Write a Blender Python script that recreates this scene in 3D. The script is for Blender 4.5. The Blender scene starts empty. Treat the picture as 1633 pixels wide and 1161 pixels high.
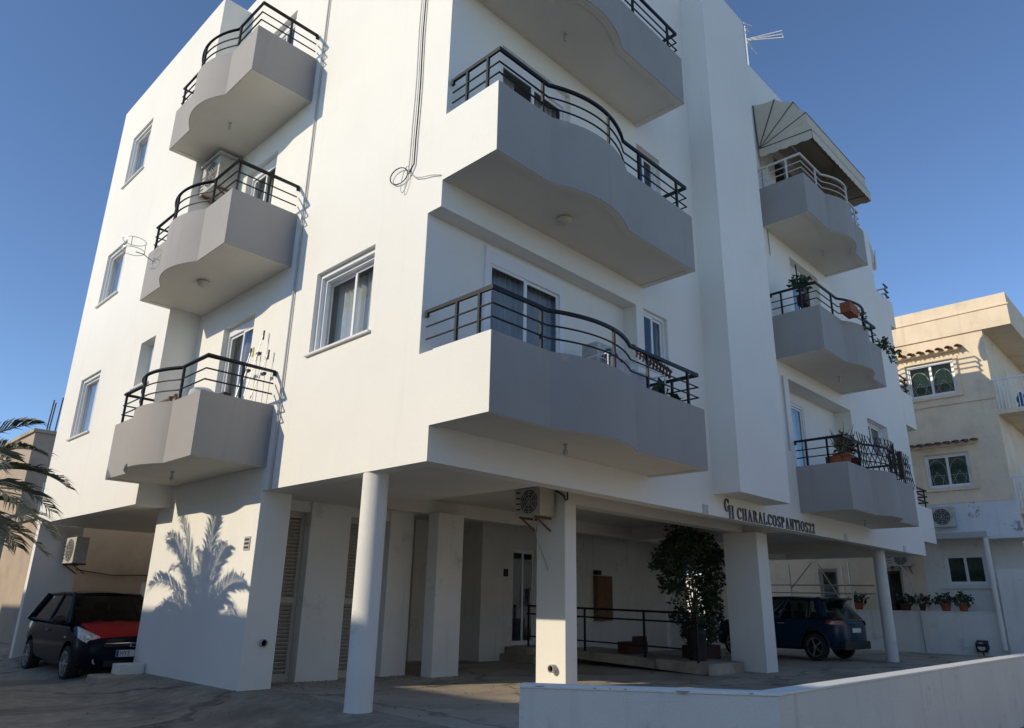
import bpy, bmesh, math, random
from mathutils import Vector, Matrix, Quaternion
random.seed(7)
R = math.radians
scene = bpy.context.scene
COL = scene.collection

# ------------------------------------------------------------------ camera
cam_d = bpy.data.cameras.new("camera")
cam = bpy.data.objects.new("camera", cam_d); COL.objects.link(cam)
right = Vector((0.69487774, -0.71887707, 0.01899186))
down = Vector((0.23770718, 0.20468613, -0.94952561))
fwd = Vector((0.67870481, 0.66431871, 0.31311407))
m = Matrix.Identity(4)
for i in range(3):
    m[i][0] = right[i]; m[i][1] = -down[i]; m[i][2] = -fwd[i]
m.translation = Vector((-5.336, -6.579, 1.22))
cam.matrix_world = m
cam_d.sensor_width = 36; cam_d.sensor_fit = 'HORIZONTAL'
cam_d.lens = 1162.95 / 1633 * 36
cam_d.clip_start = 0.05; cam_d.clip_end = 3000
scene.camera = cam

# ------------------------------------------------------------------ sky, sun, exposure
SUN_FROM = Vector((-0.857, 0.322, 0.402)).normalized()
EL = math.asin(SUN_FROM.z); AZ = math.atan2(SUN_FROM.x, SUN_FROM.y)
w = bpy.data.worlds.new("World"); scene.world = w; w.use_nodes = True
nt = w.node_tree; bg = nt.nodes["Background"]
sky = nt.nodes.new("ShaderNodeTexSky"); sky.sky_type = 'NISHITA'; sky.sun_disc = False
sky.sun_elevation = EL; sky.sun_rotation = AZ; sky.altitude = 2500
sky.air_density = 1.0; sky.dust_density = 0.3; sky.ozone_density = 3.6
nt.links.new(sky.outputs[0], bg.inputs[0]); bg.inputs[1].default_value = 0.128
sd = bpy.data.lights.new("sun", 'SUN'); sd.energy = 2.4; sd.angle = R(0.53); sd.color = (1.0, 0.875, 0.67)
sun = bpy.data.objects.new("sun", sd); COL.objects.link(sun)
sun.rotation_euler = SUN_FROM.to_track_quat('Z', 'Y').to_euler(); sun.location = (-20, 10, 30)
scene.view_settings.view_transform = 'Standard'; scene.view_settings.look = 'None'
scene.view_settings.exposure = 0.52; scene.view_settings.gamma = 1.0
scene.view_settings.use_curve_mapping = False

# ------------------------------------------------------------------ materials
MATS = {}
def mat(name, col, rough=0.7, var=0.08, scale=3.0, bump=0.0, bscale=60, metal=0.0, coat=0.0, streak=0.0, dirt=None, spec=0.5, crack=0.0, patch=None):
    if name in MATS: return MATS[name]
    M = bpy.data.materials.new(name); M.use_nodes = True; t = M.node_tree; N = t.nodes; L = t.links
    b = N["Principled BSDF"]; b.inputs["Roughness"].default_value = rough; b.inputs["Metallic"].default_value = metal
    b.inputs["Specular IOR Level"].default_value = spec
    if coat: b.inputs["Coat Weight"].default_value = coat; b.inputs["Coat Roughness"].default_value = 0.04
    tc = N.new("ShaderNodeTexCoord")
    n1 = N.new("ShaderNodeTexNoise"); n1.inputs["Scale"].default_value = scale; n1.inputs["Detail"].default_value = 6; n1.inputs["Roughness"].default_value = 0.6
    L.new(tc.outputs["Object"], n1.inputs["Vector"])
    mr = N.new("ShaderNodeMapRange"); mr.inputs[1].default_value = 0.3; mr.inputs[2].default_value = 0.7
    mr.inputs[3].default_value = 1 - var; mr.inputs[4].default_value = 1 + var * 0.6
    L.new(n1.outputs["Fac"], mr.inputs[0])
    fac = mr.outputs[0]
    if streak:
        mp = N.new("ShaderNodeMapping"); mp.inputs["Scale"].default_value = (4.5, 4.5, 0.30)
        L.new(tc.outputs["Object"], mp.inputs["Vector"])
        n2 = N.new("ShaderNodeTexNoise"); n2.inputs["Scale"].default_value = 1.3; n2.inputs["Detail"].default_value = 5
        L.new(mp.outputs[0], n2.inputs["Vector"])
        m2 = N.new("ShaderNodeMapRange"); m2.inputs[1].default_value = 0.58; m2.inputs[2].default_value = 0.76; m2.inputs[3].default_value = 1; m2.inputs[4].default_value = 1 - streak
        L.new(n2.outputs["Fac"], m2.inputs[0])
        mm = N.new("ShaderNodeMath"); mm.operation = 'MULTIPLY'; L.new(fac, mm.inputs[0]); L.new(m2.outputs[0], mm.inputs[1]); fac = mm.outputs[0]
    mx = N.new("ShaderNodeVectorMath"); mx.operation = 'SCALE'; mx.inputs[0].default_value = col[:3]
    L.new(fac, mx.inputs["Scale"])
    cout = mx.outputs[0]
    if dirt:
        dcol, lo, hi, ds = dirt
        n3 = N.new("ShaderNodeTexNoise"); n3.inputs["Scale"].default_value = ds; n3.inputs["Detail"].default_value = 9; n3.inputs["Roughness"].default_value = 0.7
        L.new(tc.outputs["Object"], n3.inputs["Vector"])
        m3 = N.new("ShaderNodeMapRange"); m3.inputs[1].default_value = lo; m3.inputs[2].default_value = hi
        L.new(n3.outputs["Fac"], m3.inputs[0])
        mi = N.new("ShaderNodeMix"); mi.data_type = 'RGBA'; L.new(m3.outputs[0], mi.inputs[0]); L.new(cout, mi.inputs[6]); mi.inputs[7].default_value = (*dcol, 1)
        cout = mi.outputs[2]
    if patch:   # large worn patches / tyre-darkened bands
        pcol, lo, hi, ps, stretch = patch
        mp3 = N.new("ShaderNodeMapping"); mp3.inputs["Scale"].default_value = (ps, ps * stretch, ps); mp3.inputs["Rotation"].default_value = (0, 0, 0.78)
        L.new(tc.outputs["Object"], mp3.inputs["Vector"])
        n5 = N.new("ShaderNodeTexNoise"); n5.inputs["Scale"].default_value = 1.0; n5.inputs["Detail"].default_value = 7; n5.inputs["Roughness"].default_value = 0.62; n5.inputs["Distortion"].default_value = 0.6
        L.new(mp3.outputs[0], n5.inputs["Vector"])
        m5 = N.new("ShaderNodeMapRange"); m5.inputs[1].default_value = lo; m5.inputs[2].default_value = hi; L.new(n5.outputs["Fac"], m5.inputs[0])
        mi5 = N.new("ShaderNodeMix"); mi5.data_type = 'RGBA'; L.new(m5.outputs[0], mi5.inputs[0]); L.new(cout, mi5.inputs[6]); mi5.inputs[7].default_value = (*pcol, 1); cout = mi5.outputs[2]
    if crack:
        n4 = N.new("ShaderNodeTexNoise"); n4.inputs["Scale"].default_value = 1.7; n4.inputs["Detail"].default_value = 8; L.new(tc.outputs["Object"], n4.inputs["Vector"])
        av = N.new("ShaderNodeVectorMath"); av.operation = 'MULTIPLY_ADD'; av.inputs[1].default_value = (0.9, 0.9, 0.9); L.new(n4.outputs["Color"], av.inputs[0]); L.new(tc.outputs["Object"], av.inputs[2])
        vo = N.new("ShaderNodeTexVoronoi"); vo.feature = 'DISTANCE_TO_EDGE'; vo.inputs["Scale"].default_value = crack; L.new(av.outputs[0], vo.inputs["Vector"])
        m4 = N.new("ShaderNodeMapRange"); m4.inputs[1].default_value = 0.0; m4.inputs[2].default_value = 0.012; m4.inputs[3].default_value = 0.45; m4.inputs[4].default_value = 1.0; L.new(vo.outputs["Distance"], m4.inputs[0])
        sc4 = N.new("ShaderNodeVectorMath"); sc4.operation = 'SCALE'; L.new(cout, sc4.inputs[0]); L.new(m4.outputs[0], sc4.inputs["Scale"]); cout = sc4.outputs[0]
    L.new(cout, b.inputs["Base Color"])
    if bump:
        nb = N.new("ShaderNodeTexNoise"); nb.inputs["Scale"].default_value = bscale; nb.inputs["Detail"].default_value = 4
        L.new(tc.outputs["Object"], nb.inputs["Vector"])
        bp = N.new("ShaderNodeBump"); bp.inputs["Strength"].default_value = bump; bp.inputs["Distance"].default_value = 0.02
        L.new(nb.outputs["Fac"], bp.inputs["Height"]); L.new(bp.outputs[0], b.inputs["Normal"])
    MATS[name] = M
    return M

def glass(name, tint, refl=0.08, trans=0.85):
    M = bpy.data.materials.new(name); M.use_nodes = True; t = M.node_tree; N = t.nodes; L = t.links
    N.remove(N["Principled BSDF"]); out = N["Material Output"]
    tr = N.new("ShaderNodeBsdfTransparent"); tr.inputs[0].default_value = (*[c * trans for c in tint], 1)
    gl = N.new("ShaderNodeBsdfGlossy"); gl.inputs["Roughness"].default_value = 0.015; gl.inputs[0].default_value = (0.95, 0.97, 1, 1)
    fr = N.new("ShaderNodeLayerWeight"); fr.inputs[0].default_value = 0.5
    pw = N.new("ShaderNodeMath"); pw.operation = 'POWER'; pw.inputs[1].default_value = 5.0; L.new(fr.outputs["Facing"], pw.inputs[0])
    ad = N.new("ShaderNodeMath"); ad.operation = 'MULTIPLY_ADD'; ad.inputs[1].default_value = 0.9; ad.inputs[2].default_value = refl; ad.use_clamp = True
    L.new(pw.outputs[0], ad.inputs[0])
    mx = N.new("ShaderNodeMixShader"); L.new(ad.outputs[0], mx.inputs[0]); L.new(tr.outputs[0], mx.inputs[1]); L.new(gl.outputs[0], mx.inputs[2])
    L.new(mx.outputs[0], out.inputs[0])
    return M

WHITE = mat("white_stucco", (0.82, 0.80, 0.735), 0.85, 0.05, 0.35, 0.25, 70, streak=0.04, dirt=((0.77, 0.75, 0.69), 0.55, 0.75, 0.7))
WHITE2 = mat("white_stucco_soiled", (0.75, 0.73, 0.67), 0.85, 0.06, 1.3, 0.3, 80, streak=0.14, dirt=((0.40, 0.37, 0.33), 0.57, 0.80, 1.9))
GREY = mat("grey_parapet_paint", (0.345, 0.325, 0.305), 0.8, 0.07, 0.8, 0.25, 80, streak=0.10)
SOFFIT = mat("ceiling_plaster", (0.74, 0.70, 0.62), 0.9, 0.05, 1.2, 0.2, 70)
BLACK = mat("black_metal", (0.012, 0.012, 0.013), 0.5, 0.2, 20, metal=0.0, spec=0.3)
WMETAL = mat("white_metal", (0.62, 0.60, 0.56), 0.5, 0.06, 10)
FRAME = mat("white_aluminium", (0.78, 0.78, 0.78), 0.4, 0.03, 8)
FRAMEG = mat("grey_aluminium", (0.45, 0.44, 0.43), 0.45, 0.05, 8)
CURTAIN = mat("curtain_fabric", (0.70, 0.69, 0.66), 0.95, 0.06, 5)
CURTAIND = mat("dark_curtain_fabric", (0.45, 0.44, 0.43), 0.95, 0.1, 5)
PANE = glass("window_glass", (0.92, 0.95, 0.96), 0.025, 0.95)
PANEG = glass("green_glass", (0.45, 0.62, 0.58), 0.08)
CARGLASS = glass("car_glass", (0.22, 0.26, 0.26), 0.05)
MARBLE = mat("sill_marble", (0.72, 0.71, 0.69), 0.5, 0.05, 12)
ACW = mat("ac_casing", (0.50, 0.48, 0.43), 0.5, 0.12, 4, dirt=((0.30, 0.26, 0.2), 0.5, 0.8, 3.0))
ACD = mat("ac_grille_dark", (0.05, 0.05, 0.05), 0.6, 0.2, 20)
RUST = mat("rust", (0.16, 0.075, 0.035), 0.9, 0.4, 14)
LOUV = mat("louvre_cream", (0.48, 0.45, 0.38), 0.6, 0.08, 8)
CONC = mat("concrete_paving", (0.45, 0.385, 0.295), 0.9, 0.18, 1.1, 0.4, 60, dirt=((0.24, 0.20, 0.155), 0.54, 0.78, 1.8), crack=0.2, patch=((0.27, 0.225, 0.165), 0.50, 0.62, 0.35, 1.6))
ASPH = mat("asphalt", (0.36, 0.30, 0.22), 0.92, 0.28, 6.0, 0.8, 90, dirt=((0.19, 0.165, 0.13), 0.52, 0.74, 0.9), crack=0.15, patch=((0.19, 0.16, 0.12), 0.50, 0.62, 0.45, 1.4))
TERRA = mat("terracotta", (0.30, 0.085, 0.035), 0.85, 0.15, 12)
TERRAD = mat("terracotta_dark", (0.075, 0.028, 0.02), 0.85, 0.2, 12)
BEIGE = mat("beige_render", (0.80, 0.66, 0.48), 0.9, 0.10, 0.8, 0.3, 60, streak=0.12, dirt=((0.54, 0.45, 0.33), 0.5, 0.8, 0.9))
PEELW = mat("peeling_white", (0.70, 0.70, 0.69), 0.9, 0.08, 2, 0.3, 60, streak=0.08, dirt=((0.33, 0.31, 0.29), 0.585, 0.60, 1.1))
PEACH = mat("peach_render", (0.46, 0.365, 0.275), 0.9, 0.10, 1.2, 0.3, 60, dirt=((0.36, 0.27, 0.2), 0.5, 0.8, 1.5))
TILE = mat("roof_tile", (0.20, 0.085, 0.05), 0.85, 0.25, 9)
WOOD = mat("brown_wood", (0.20, 0.10, 0.045), 0.6, 0.25, 8)
WOODD = mat("dark_wood", (0.055, 0.035, 0.022), 0.7, 0.25, 8)
LEAF = mat("leaf_green", (0.035, 0.062, 0.022), 0.5, 0.45, 2.5)
LEAFP = mat("palm_leaf", (0.17, 0.185, 0.12), 0.45, 0.3, 3)
LEAFD = mat("dry_leaf", (0.16, 0.12, 0.075), 0.8, 0.3, 6)
BARK = mat("bark", (0.12, 0.09, 0.065), 0.95, 0.3, 14, 0.6, 30)
CANVAS = mat("awning_canvas", (0.62, 0.55, 0.43), 0.9, 0.06, 4)
BRASS = mat("lamp_glass_globe", (0.55, 0.53, 0.44), 0.4, 0.05, 10)
RIBM = mat("awning_rib_paint", (0.10, 0.095, 0.085), 0.6, 0.1, 8)
AERM = mat("aerial_aluminium", (0.72, 0.72, 0.70), 0.4, 0.05, 10)
PVC = mat("pvc_grey", (0.42, 0.41, 0.40), 0.5, 0.08, 8)
RUBBER = mat("tyre_rubber", (0.02, 0.02, 0.02), 0.85, 0.2, 30)
ALLOY = mat("alloy_wheel", (0.55, 0.55, 0.56), 0.3, 0.05, 10, metal=0.9)
CHROME = mat("chrome", (0.7, 0.7, 0.7), 0.15, 0.02, 10, metal=1.0)
NAVY = mat("navy_car_paint", (0.006, 0.009, 0.018), 0.15, 0.1, 5, spec=0.12)
BLUE = mat("blue_car_paint", (0.006, 0.032, 0.062), 0.2, 0.1, 5, spec=0.3)
REDP = mat("red_car_paint", (0.40, 0.012, 0.016), 0.3, 0.08, 5, spec=0.25)
PLASTIC = mat("black_plastic", (0.015, 0.015, 0.016), 0.6, 0.15, 20)
PLATE = mat("number_plate_white", (0.75, 0.75, 0.72), 0.5, 0.03, 10)
PLATEB = mat("number_plate_blue", (0.02, 0.06, 0.30), 0.5, 0.03, 10)
REDL = mat("tail_lamp_red", (0.25, 0.01, 0.012), 0.2, 0.05, 10, coat=1.0)
LENS = mat("lamp_lens", (0.62, 0.62, 0.60), 0.15, 0.45, 22, coat=1.0)
SIGNM = mat("sign_letter_metal", (0.05, 0.045, 0.045), 0.4, 0.1, 10)
BLUEP = mat("blue_cloth", (0.06, 0.12, 0.25), 0.9, 0.1, 10)
CLOTH = mat("pale_laundry", (0.55, 0.56, 0.60), 0.95, 0.1, 8)
CLOTHR = mat("striped_dark_cloth", (0.09, 0.045, 0.035), 0.95, 0.4, 18)
YEL = mat("yellow_plastic", (0.55, 0.42, 0.02), 0.5, 0.05, 10)
STEEL = mat("galvanised_steel", (0.50, 0.50, 0.48), 0.4, 0.1, 10, metal=0.7)

# ------------------------------------------------------------------ builders
ORG = {}
class MB:
    def __init__(s): s.v = []; s.f = []
    def quad(s, *p):
        n = len(s.v); s.v += [tuple(q) for q in p]; s.f.append(tuple(range(n, n + len(p))))
    def box(s, x0, x1, y0, y1, z0, z1):
        n = len(s.v)
        s.v += [(x, y, z) for z in (z0, z1) for (x, y) in ((x0, y0), (x1, y0), (x1, y1), (x0, y1))]
        s.f += [tuple(n + i for i in q) for q in ((0, 3, 2, 1), (4, 5, 6, 7), (0, 1, 5, 4), (1, 2, 6, 5), (2, 3, 7, 6), (3, 0, 4, 7))]
        return s
    def obox(s, c, ax, ay, az):          # oriented box: centre and three half axes
        n = len(s.v); c = Vector(c); ax = Vector(ax); ay = Vector(ay); az = Vector(az)
        s.v += [tuple(c + sz * az + sx * ax + sy * ay) for sz in (-1, 1) for (sx, sy) in ((-1, -1), (1, -1), (1, 1), (-1, 1))]
        s.f += [tuple(n + i for i in q) for q in ((0, 3, 2, 1), (4, 5, 6, 7), (0, 1, 5, 4), (1, 2, 6, 5), (2, 3, 7, 6), (3, 0, 4, 7))]
        return s
    def prism(s, poly, z0, z1):
        n = len(s.v); k = len(poly)
        s.v += [(p[0], p[1], z0) for p in poly] + [(p[0], p[1], z1) for p in poly]
        s.f.append(tuple(range(n + k - 1, n - 1, -1))); s.f.append(tuple(range(n + k, n + 2 * k)))
        for i in range(k):
            j = (i + 1) % k; s.f.append((n + i, n + j, n + k + j, n + k + i))
        return s
    def tube(s, pts, r, k=8, caps=True):
        pts = [Vector(p) for p in pts]; n0 = len(s.v); m_ = len(pts)
        rs = r if isinstance(r, (list, tuple)) else [r] * m_
        up = None
        for i, p in enumerate(pts):
            t0 = (pts[i] - pts[i - 1]).normalized() if i else None
            t1 = (pts[i + 1] - pts[i]).normalized() if i < m_ - 1 else None
            t = (t0 + t1) if (t0 and t1) else (t0 or t1)
            if t.length < 1e-6: t = t1
            t.normalize()
            if up is None:
                a = Vector((0, 0, 1)) if abs(t.z) < 0.9 else Vector((1, 0, 0))
                up = (a - a.dot(t) * t).normalized()
            else:
                up = (up - up.dot(t) * t)
                up = up.normalized() if up.length > 1e-6 else t.orthogonal().normalized()
            b = t.cross(up)
            sc = 1.0
            if t0 and t1: sc = min(1.6, 1 / max(0.5, t.dot(t1)))
            for j in range(k):
                a = 2 * math.pi * (j + 0.5) / k
                s.v.append(tuple(p + rs[i] * sc * (math.cos(a) * b) + rs[i] * math.sin(a) * up if k != 4 else p + rs[i] * 1.414 * (math.cos(a) * b * sc + math.sin(a) * up)))
        for i in range(m_ - 1):
            for j in range(k):
                a = n0 + i * k + j; b_ = n0 + i * k + (j + 1) % k
                s.f.append((a, b_, b_ + k, a + k))
        if caps:
            s.f.append(tuple(range(n0 + k - 1, n0 - 1, -1))); s.f.append(tuple(range(n0 + (m_ - 1) * k, n0 + m_ * k)))
        return s
    def lathe(s, c, prof, k=20, axis='z', caps=True):   # prof: (radius, height)
        n0 = len(s.v); c = Vector(c)
        for (r, h) in prof:
            for j in range(k):
                a = 2 * math.pi * j / k
                q = (r * math.cos(a), r * math.sin(a), h)
                if axis == 'x': q = (h, q[0], q[1])
                elif axis == 'y': q = (q[0], h, q[1])
                s.v.append(tuple(c + Vector(q)))
        for i in range(len(prof) - 1):
            for j in range(k):
                a = n0 + i * k + j; b_ = n0 + i * k + (j + 1) % k
                s.f.append((a, b_, b_ + k, a + k))
        if caps and prof[0][0] > 1e-4: s.f.append(tuple(range(n0 + k - 1, n0 - 1, -1)))
        if caps and prof[-1][0] > 1e-4: s.f.append(tuple(range(n0 + (len(prof) - 1) * k, n0 + len(prof) * k)))
        return s
    def build(s, name, material, parent=None, smooth=False, base=None):
        me = bpy.data.meshes.new(name)
        o0 = Vector(base) if base is not None else (ORG.get(parent.name, Vector()) if parent else Vector())
        me.from_pydata([tuple(Vector(v) - o0) for v in s.v], [], s.f)
        me.materials.append(material)
        bm = bmesh.new(); bm.from_mesh(me); bmesh.ops.recalc_face_normals(bm, faces=bm.faces); bm.to_mesh(me); bm.free()
        if smooth:
            me.polygons.foreach_set("use_smooth", [True] * len(me.polygons))
            me.set_sharp_from_angle(angle=R(40))
        o = bpy.data.objects.new(name, me); COL.objects.link(o)
        if parent: o.parent = parent; ORG[o.name] = o0
        elif base is not None: o.location = o0; ORG[o.name] = o0
        else: ORG[o.name] = Vector()
        return o
def tag(o, label, cat, group=None):
    o["label"] = label; o["category"] = cat
    if group: o["group"] = group
    return o
def thing(name, loc, label, cat, group=None, rz=0.0):
    o = bpy.data.objects.new(name, None); COL.objects.link(o); o.location = loc; o.rotation_euler = (0, 0, rz)
    ORG[o.name] = Vector(loc) if rz == 0 else Vector()
    o.empty_display_size = 0.3
    return tag(o, label, cat, group)
def struct(o): o["kind"] = "structure"; return o
def bevel(o, wd=0.01, seg=2):
    md = o.modifiers.new("bevel", 'BEVEL'); md.width = wd; md.segments = seg; md.limit_method = 'ANGLE'; md.angle_limit = R(35); return o
def inst(src, name, parent, loc, rot=None):
    o = bpy.data.objects.new(name, src.data); COL.objects.link(o); o.parent = parent
    o.location = loc
    if rot: o.rotation_euler = rot
    ORG[o.name] = ORG.get(parent.name, Vector()) if parent else Vector()
    return o
# frames: u runs along the wall, s goes INTO the wall, z up
def FX(plane): return lambda u, s_, z: (plane + s_, u, z)       # wall facing -x
def FY(plane): return lambda u, s_, z: (u, plane + s_, z)       # wall facing -y
def lbox(mb, F, u0, u1, s0, s1, z0, z1):
    a = F(u0, s0, z0); b = F(u1, s1, z1)
    mb.box(min(a[0], b[0]), max(a[0], b[0]), min(a[1], b[1]), max(a[1], b[1]), z0, z1); return mb
def wall(name, material, parent, F, u0, u1, z0, z1, holes=(), t=0.25):
    us = sorted({u0, u1, *[h[0] for h in holes], *[h[1] for h in holes]}); us = [u for u in us if u0 <= u <= u1]
    zs = sorted({z0, z1, *[h[2] for h in holes], *[h[3] for h in holes]}); zs = [z for z in zs if z0 <= z <= z1]
    def full(i, j):
        if i < 0 or j < 0 or i >= len(us) - 1 or j >= len(zs) - 1: return False
        cu = (us[i] + us[i + 1]) / 2; cz = (zs[j] + zs[j + 1]) / 2
        return not any(h[0] < cu < h[1] and h[2] < cz < h[3] for h in holes)
    mb = MB()
    for i in range(len(us) - 1):
        for j in range(len(zs) - 1):
            if not full(i, j): continue
            a, b, c, d = us[i], us[i + 1], zs[j], zs[j + 1]
            for s_ in (0, t): mb.quad(F(a, s_, c), F(b, s_, c), F(b, s_, d), F(a, s_, d))
            if not full(i - 1, j): mb.quad(F(a, 0, c), F(a, t, c), F(a, t, d), F(a, 0, d))
            if not full(i + 1, j): mb.quad(F(b, 0, c), F(b, t, c), F(b, t, d), F(b, 0, d))
            if not full(i, j - 1): mb.quad(F(a, 0, c), F(a, t, c), F(b, t, c), F(b, 0, c))
            if not full(i, j + 1): mb.quad(F(a, 0, d), F(a, t, d), F(b, t, d), F(b, 0, d))
    o = mb.build(name, material, parent)
    bm = bmesh.new(); bm.from_mesh(o.data); bmesh.ops.remove_doubles(bm, verts=bm.verts, dist=1e-4); bmesh.ops.recalc_face_normals(bm, faces=bm.faces); bm.to_mesh(o.data); bm.free()
    return o
def curtain_mesh(F, u0, u1, s0, z0, z1, amp=0.03, wl=0.11):
    mb = MB(); n = max(6, int((u1 - u0) / wl * 6)); ph = random.random() * 6
    pts = []
    for i in range(n + 1):
        u = u0 + (u1 - u0) * i / n
        pts.append((u, s0 + amp * math.sin(2 * math.pi * (u - u0) / wl + ph + 0.7 * math.sin(u * 9))))
    k = len(mb.v)
    for (u, s_) in pts: mb.v += [F(u, s_, z0), F(u, s_ + 0.01, z1)]
    for i in range(n): mb.f.append((k + 2 * i, k + 2 * i + 2, k + 2 * i + 3, k + 2 * i + 1))
    return mb
def window(parent, F, u0, u1, z0, z1, rec=0.10, name="window", fr=None, gl=None, n=2, curtain=True, sill=True, fw=0.055, shutter=0.0, cmat=None, gap=0.0, steps=False):
    fr = fr or FRAME; gl = gl or PANE
    mb = MB(); zt = z1 - shutter
    lbox(mb, F, u0, u0 + fw, rec, rec + 0.07, z0, z1); lbox(mb, F, u1 - fw, u1, rec, rec + 0.07, z0, z1)
    lbox(mb, F, u0 + fw, u1 - fw, rec, rec + 0.07, z0, z0 + fw); lbox(mb, F, u0 + fw, u1 - fw, rec, rec + 0.07, zt - fw, z1)
    if steps:  # stepped mouldings round the opening
        for q, dd in ((0.0, rec * 0.35), (0.045, rec * 0.68)):
            lbox(mb, F, u0 + q * 0, u0 + 0.05 + q, dd, rec - 0.001, z0, z1); lbox(mb, F, u1 - 0.05 - q, u1, dd, rec - 0.002, z0, z1)
            lbox(mb, F, u0 + 0.05 + q, u1 - 0.05 - q, dd, rec - 0.003, z1 - 0.07 - q, z1 - 0.001)
    o = mb.build(name, fr, parent)
    W_ = (u1 - u0 - 2 * fw) / n
    for i in range(n):
        a = u0 + fw + i * W_; b = a + W_; off = 0.012 if i % 2 == 0 else 0.037
        mb = MB(); sw = 0.045
        lbox(mb, F, a, a + sw, rec + off, rec + off + 0.022, z0 + fw, zt - fw); lbox(mb, F, b - sw, b, rec + off, rec + off + 0.022, z0 + fw, zt - fw)
        lbox(mb, F, a + sw, b - sw, rec + off, rec + off + 0.022, z0 + fw, z0 + fw + sw); lbox(mb, F, a + sw, b - sw, rec + off, rec + off + 0.022, zt - fw - sw, zt - fw)
        mb.build("sash", fr, o)
        mb = MB(); lbox(mb, F, a + sw - .005, b - sw + .005, rec + off + 0.008, rec + off + 0.014, z0 + fw + sw - .005, zt - fw - sw + .005); mb.build("pane", gl, o)
    if curtain:
        g0 = u0 + 0.02; g1 = u1 - 0.02
        spans = [(g0, g1)] if not gap else [(g0, (u0 + u1) / 2 - gap / 2), ((u0 + u1) / 2 + gap / 2, g1)]
        for (a, b) in spans:
            curtain_mesh(F, a, b, rec + 0.22, z0 + 0.02, zt - 0.02).build("curtain", cmat or CURTAIN, o, smooth=True)
    if sill:
        mb = MB(); lbox(mb, F, u0 - 0.06, u1 + 0.06, -0.05, rec + 0.005, z0 - 0.035, z0 + 0.004)
        bevel(mb.build("sill", MARBLE, o), 0.006)
    return o
def lamp(parent, x, y, z, globe):
    mb = MB()
    if globe: mb.lathe((x, y, z), [(0.05, 0.0), (0.10, -0.01), (0.115, -0.04), (0.095, -0.085), (0.05, -0.11), (0.0, -0.115)], 16)
    else: mb.lathe((x, y, z), [(0.03, 0.0), (0.032, -0.02), (0.014, -0.03), (0.014, -0.07), (0.03, -0.085), (0.036, -0.12), (0.02, -0.15), (0, -0.155)], 12)
    mb.build("ceiling_lamp", BRASS if globe else PVC, parent, smooth=True)

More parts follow.
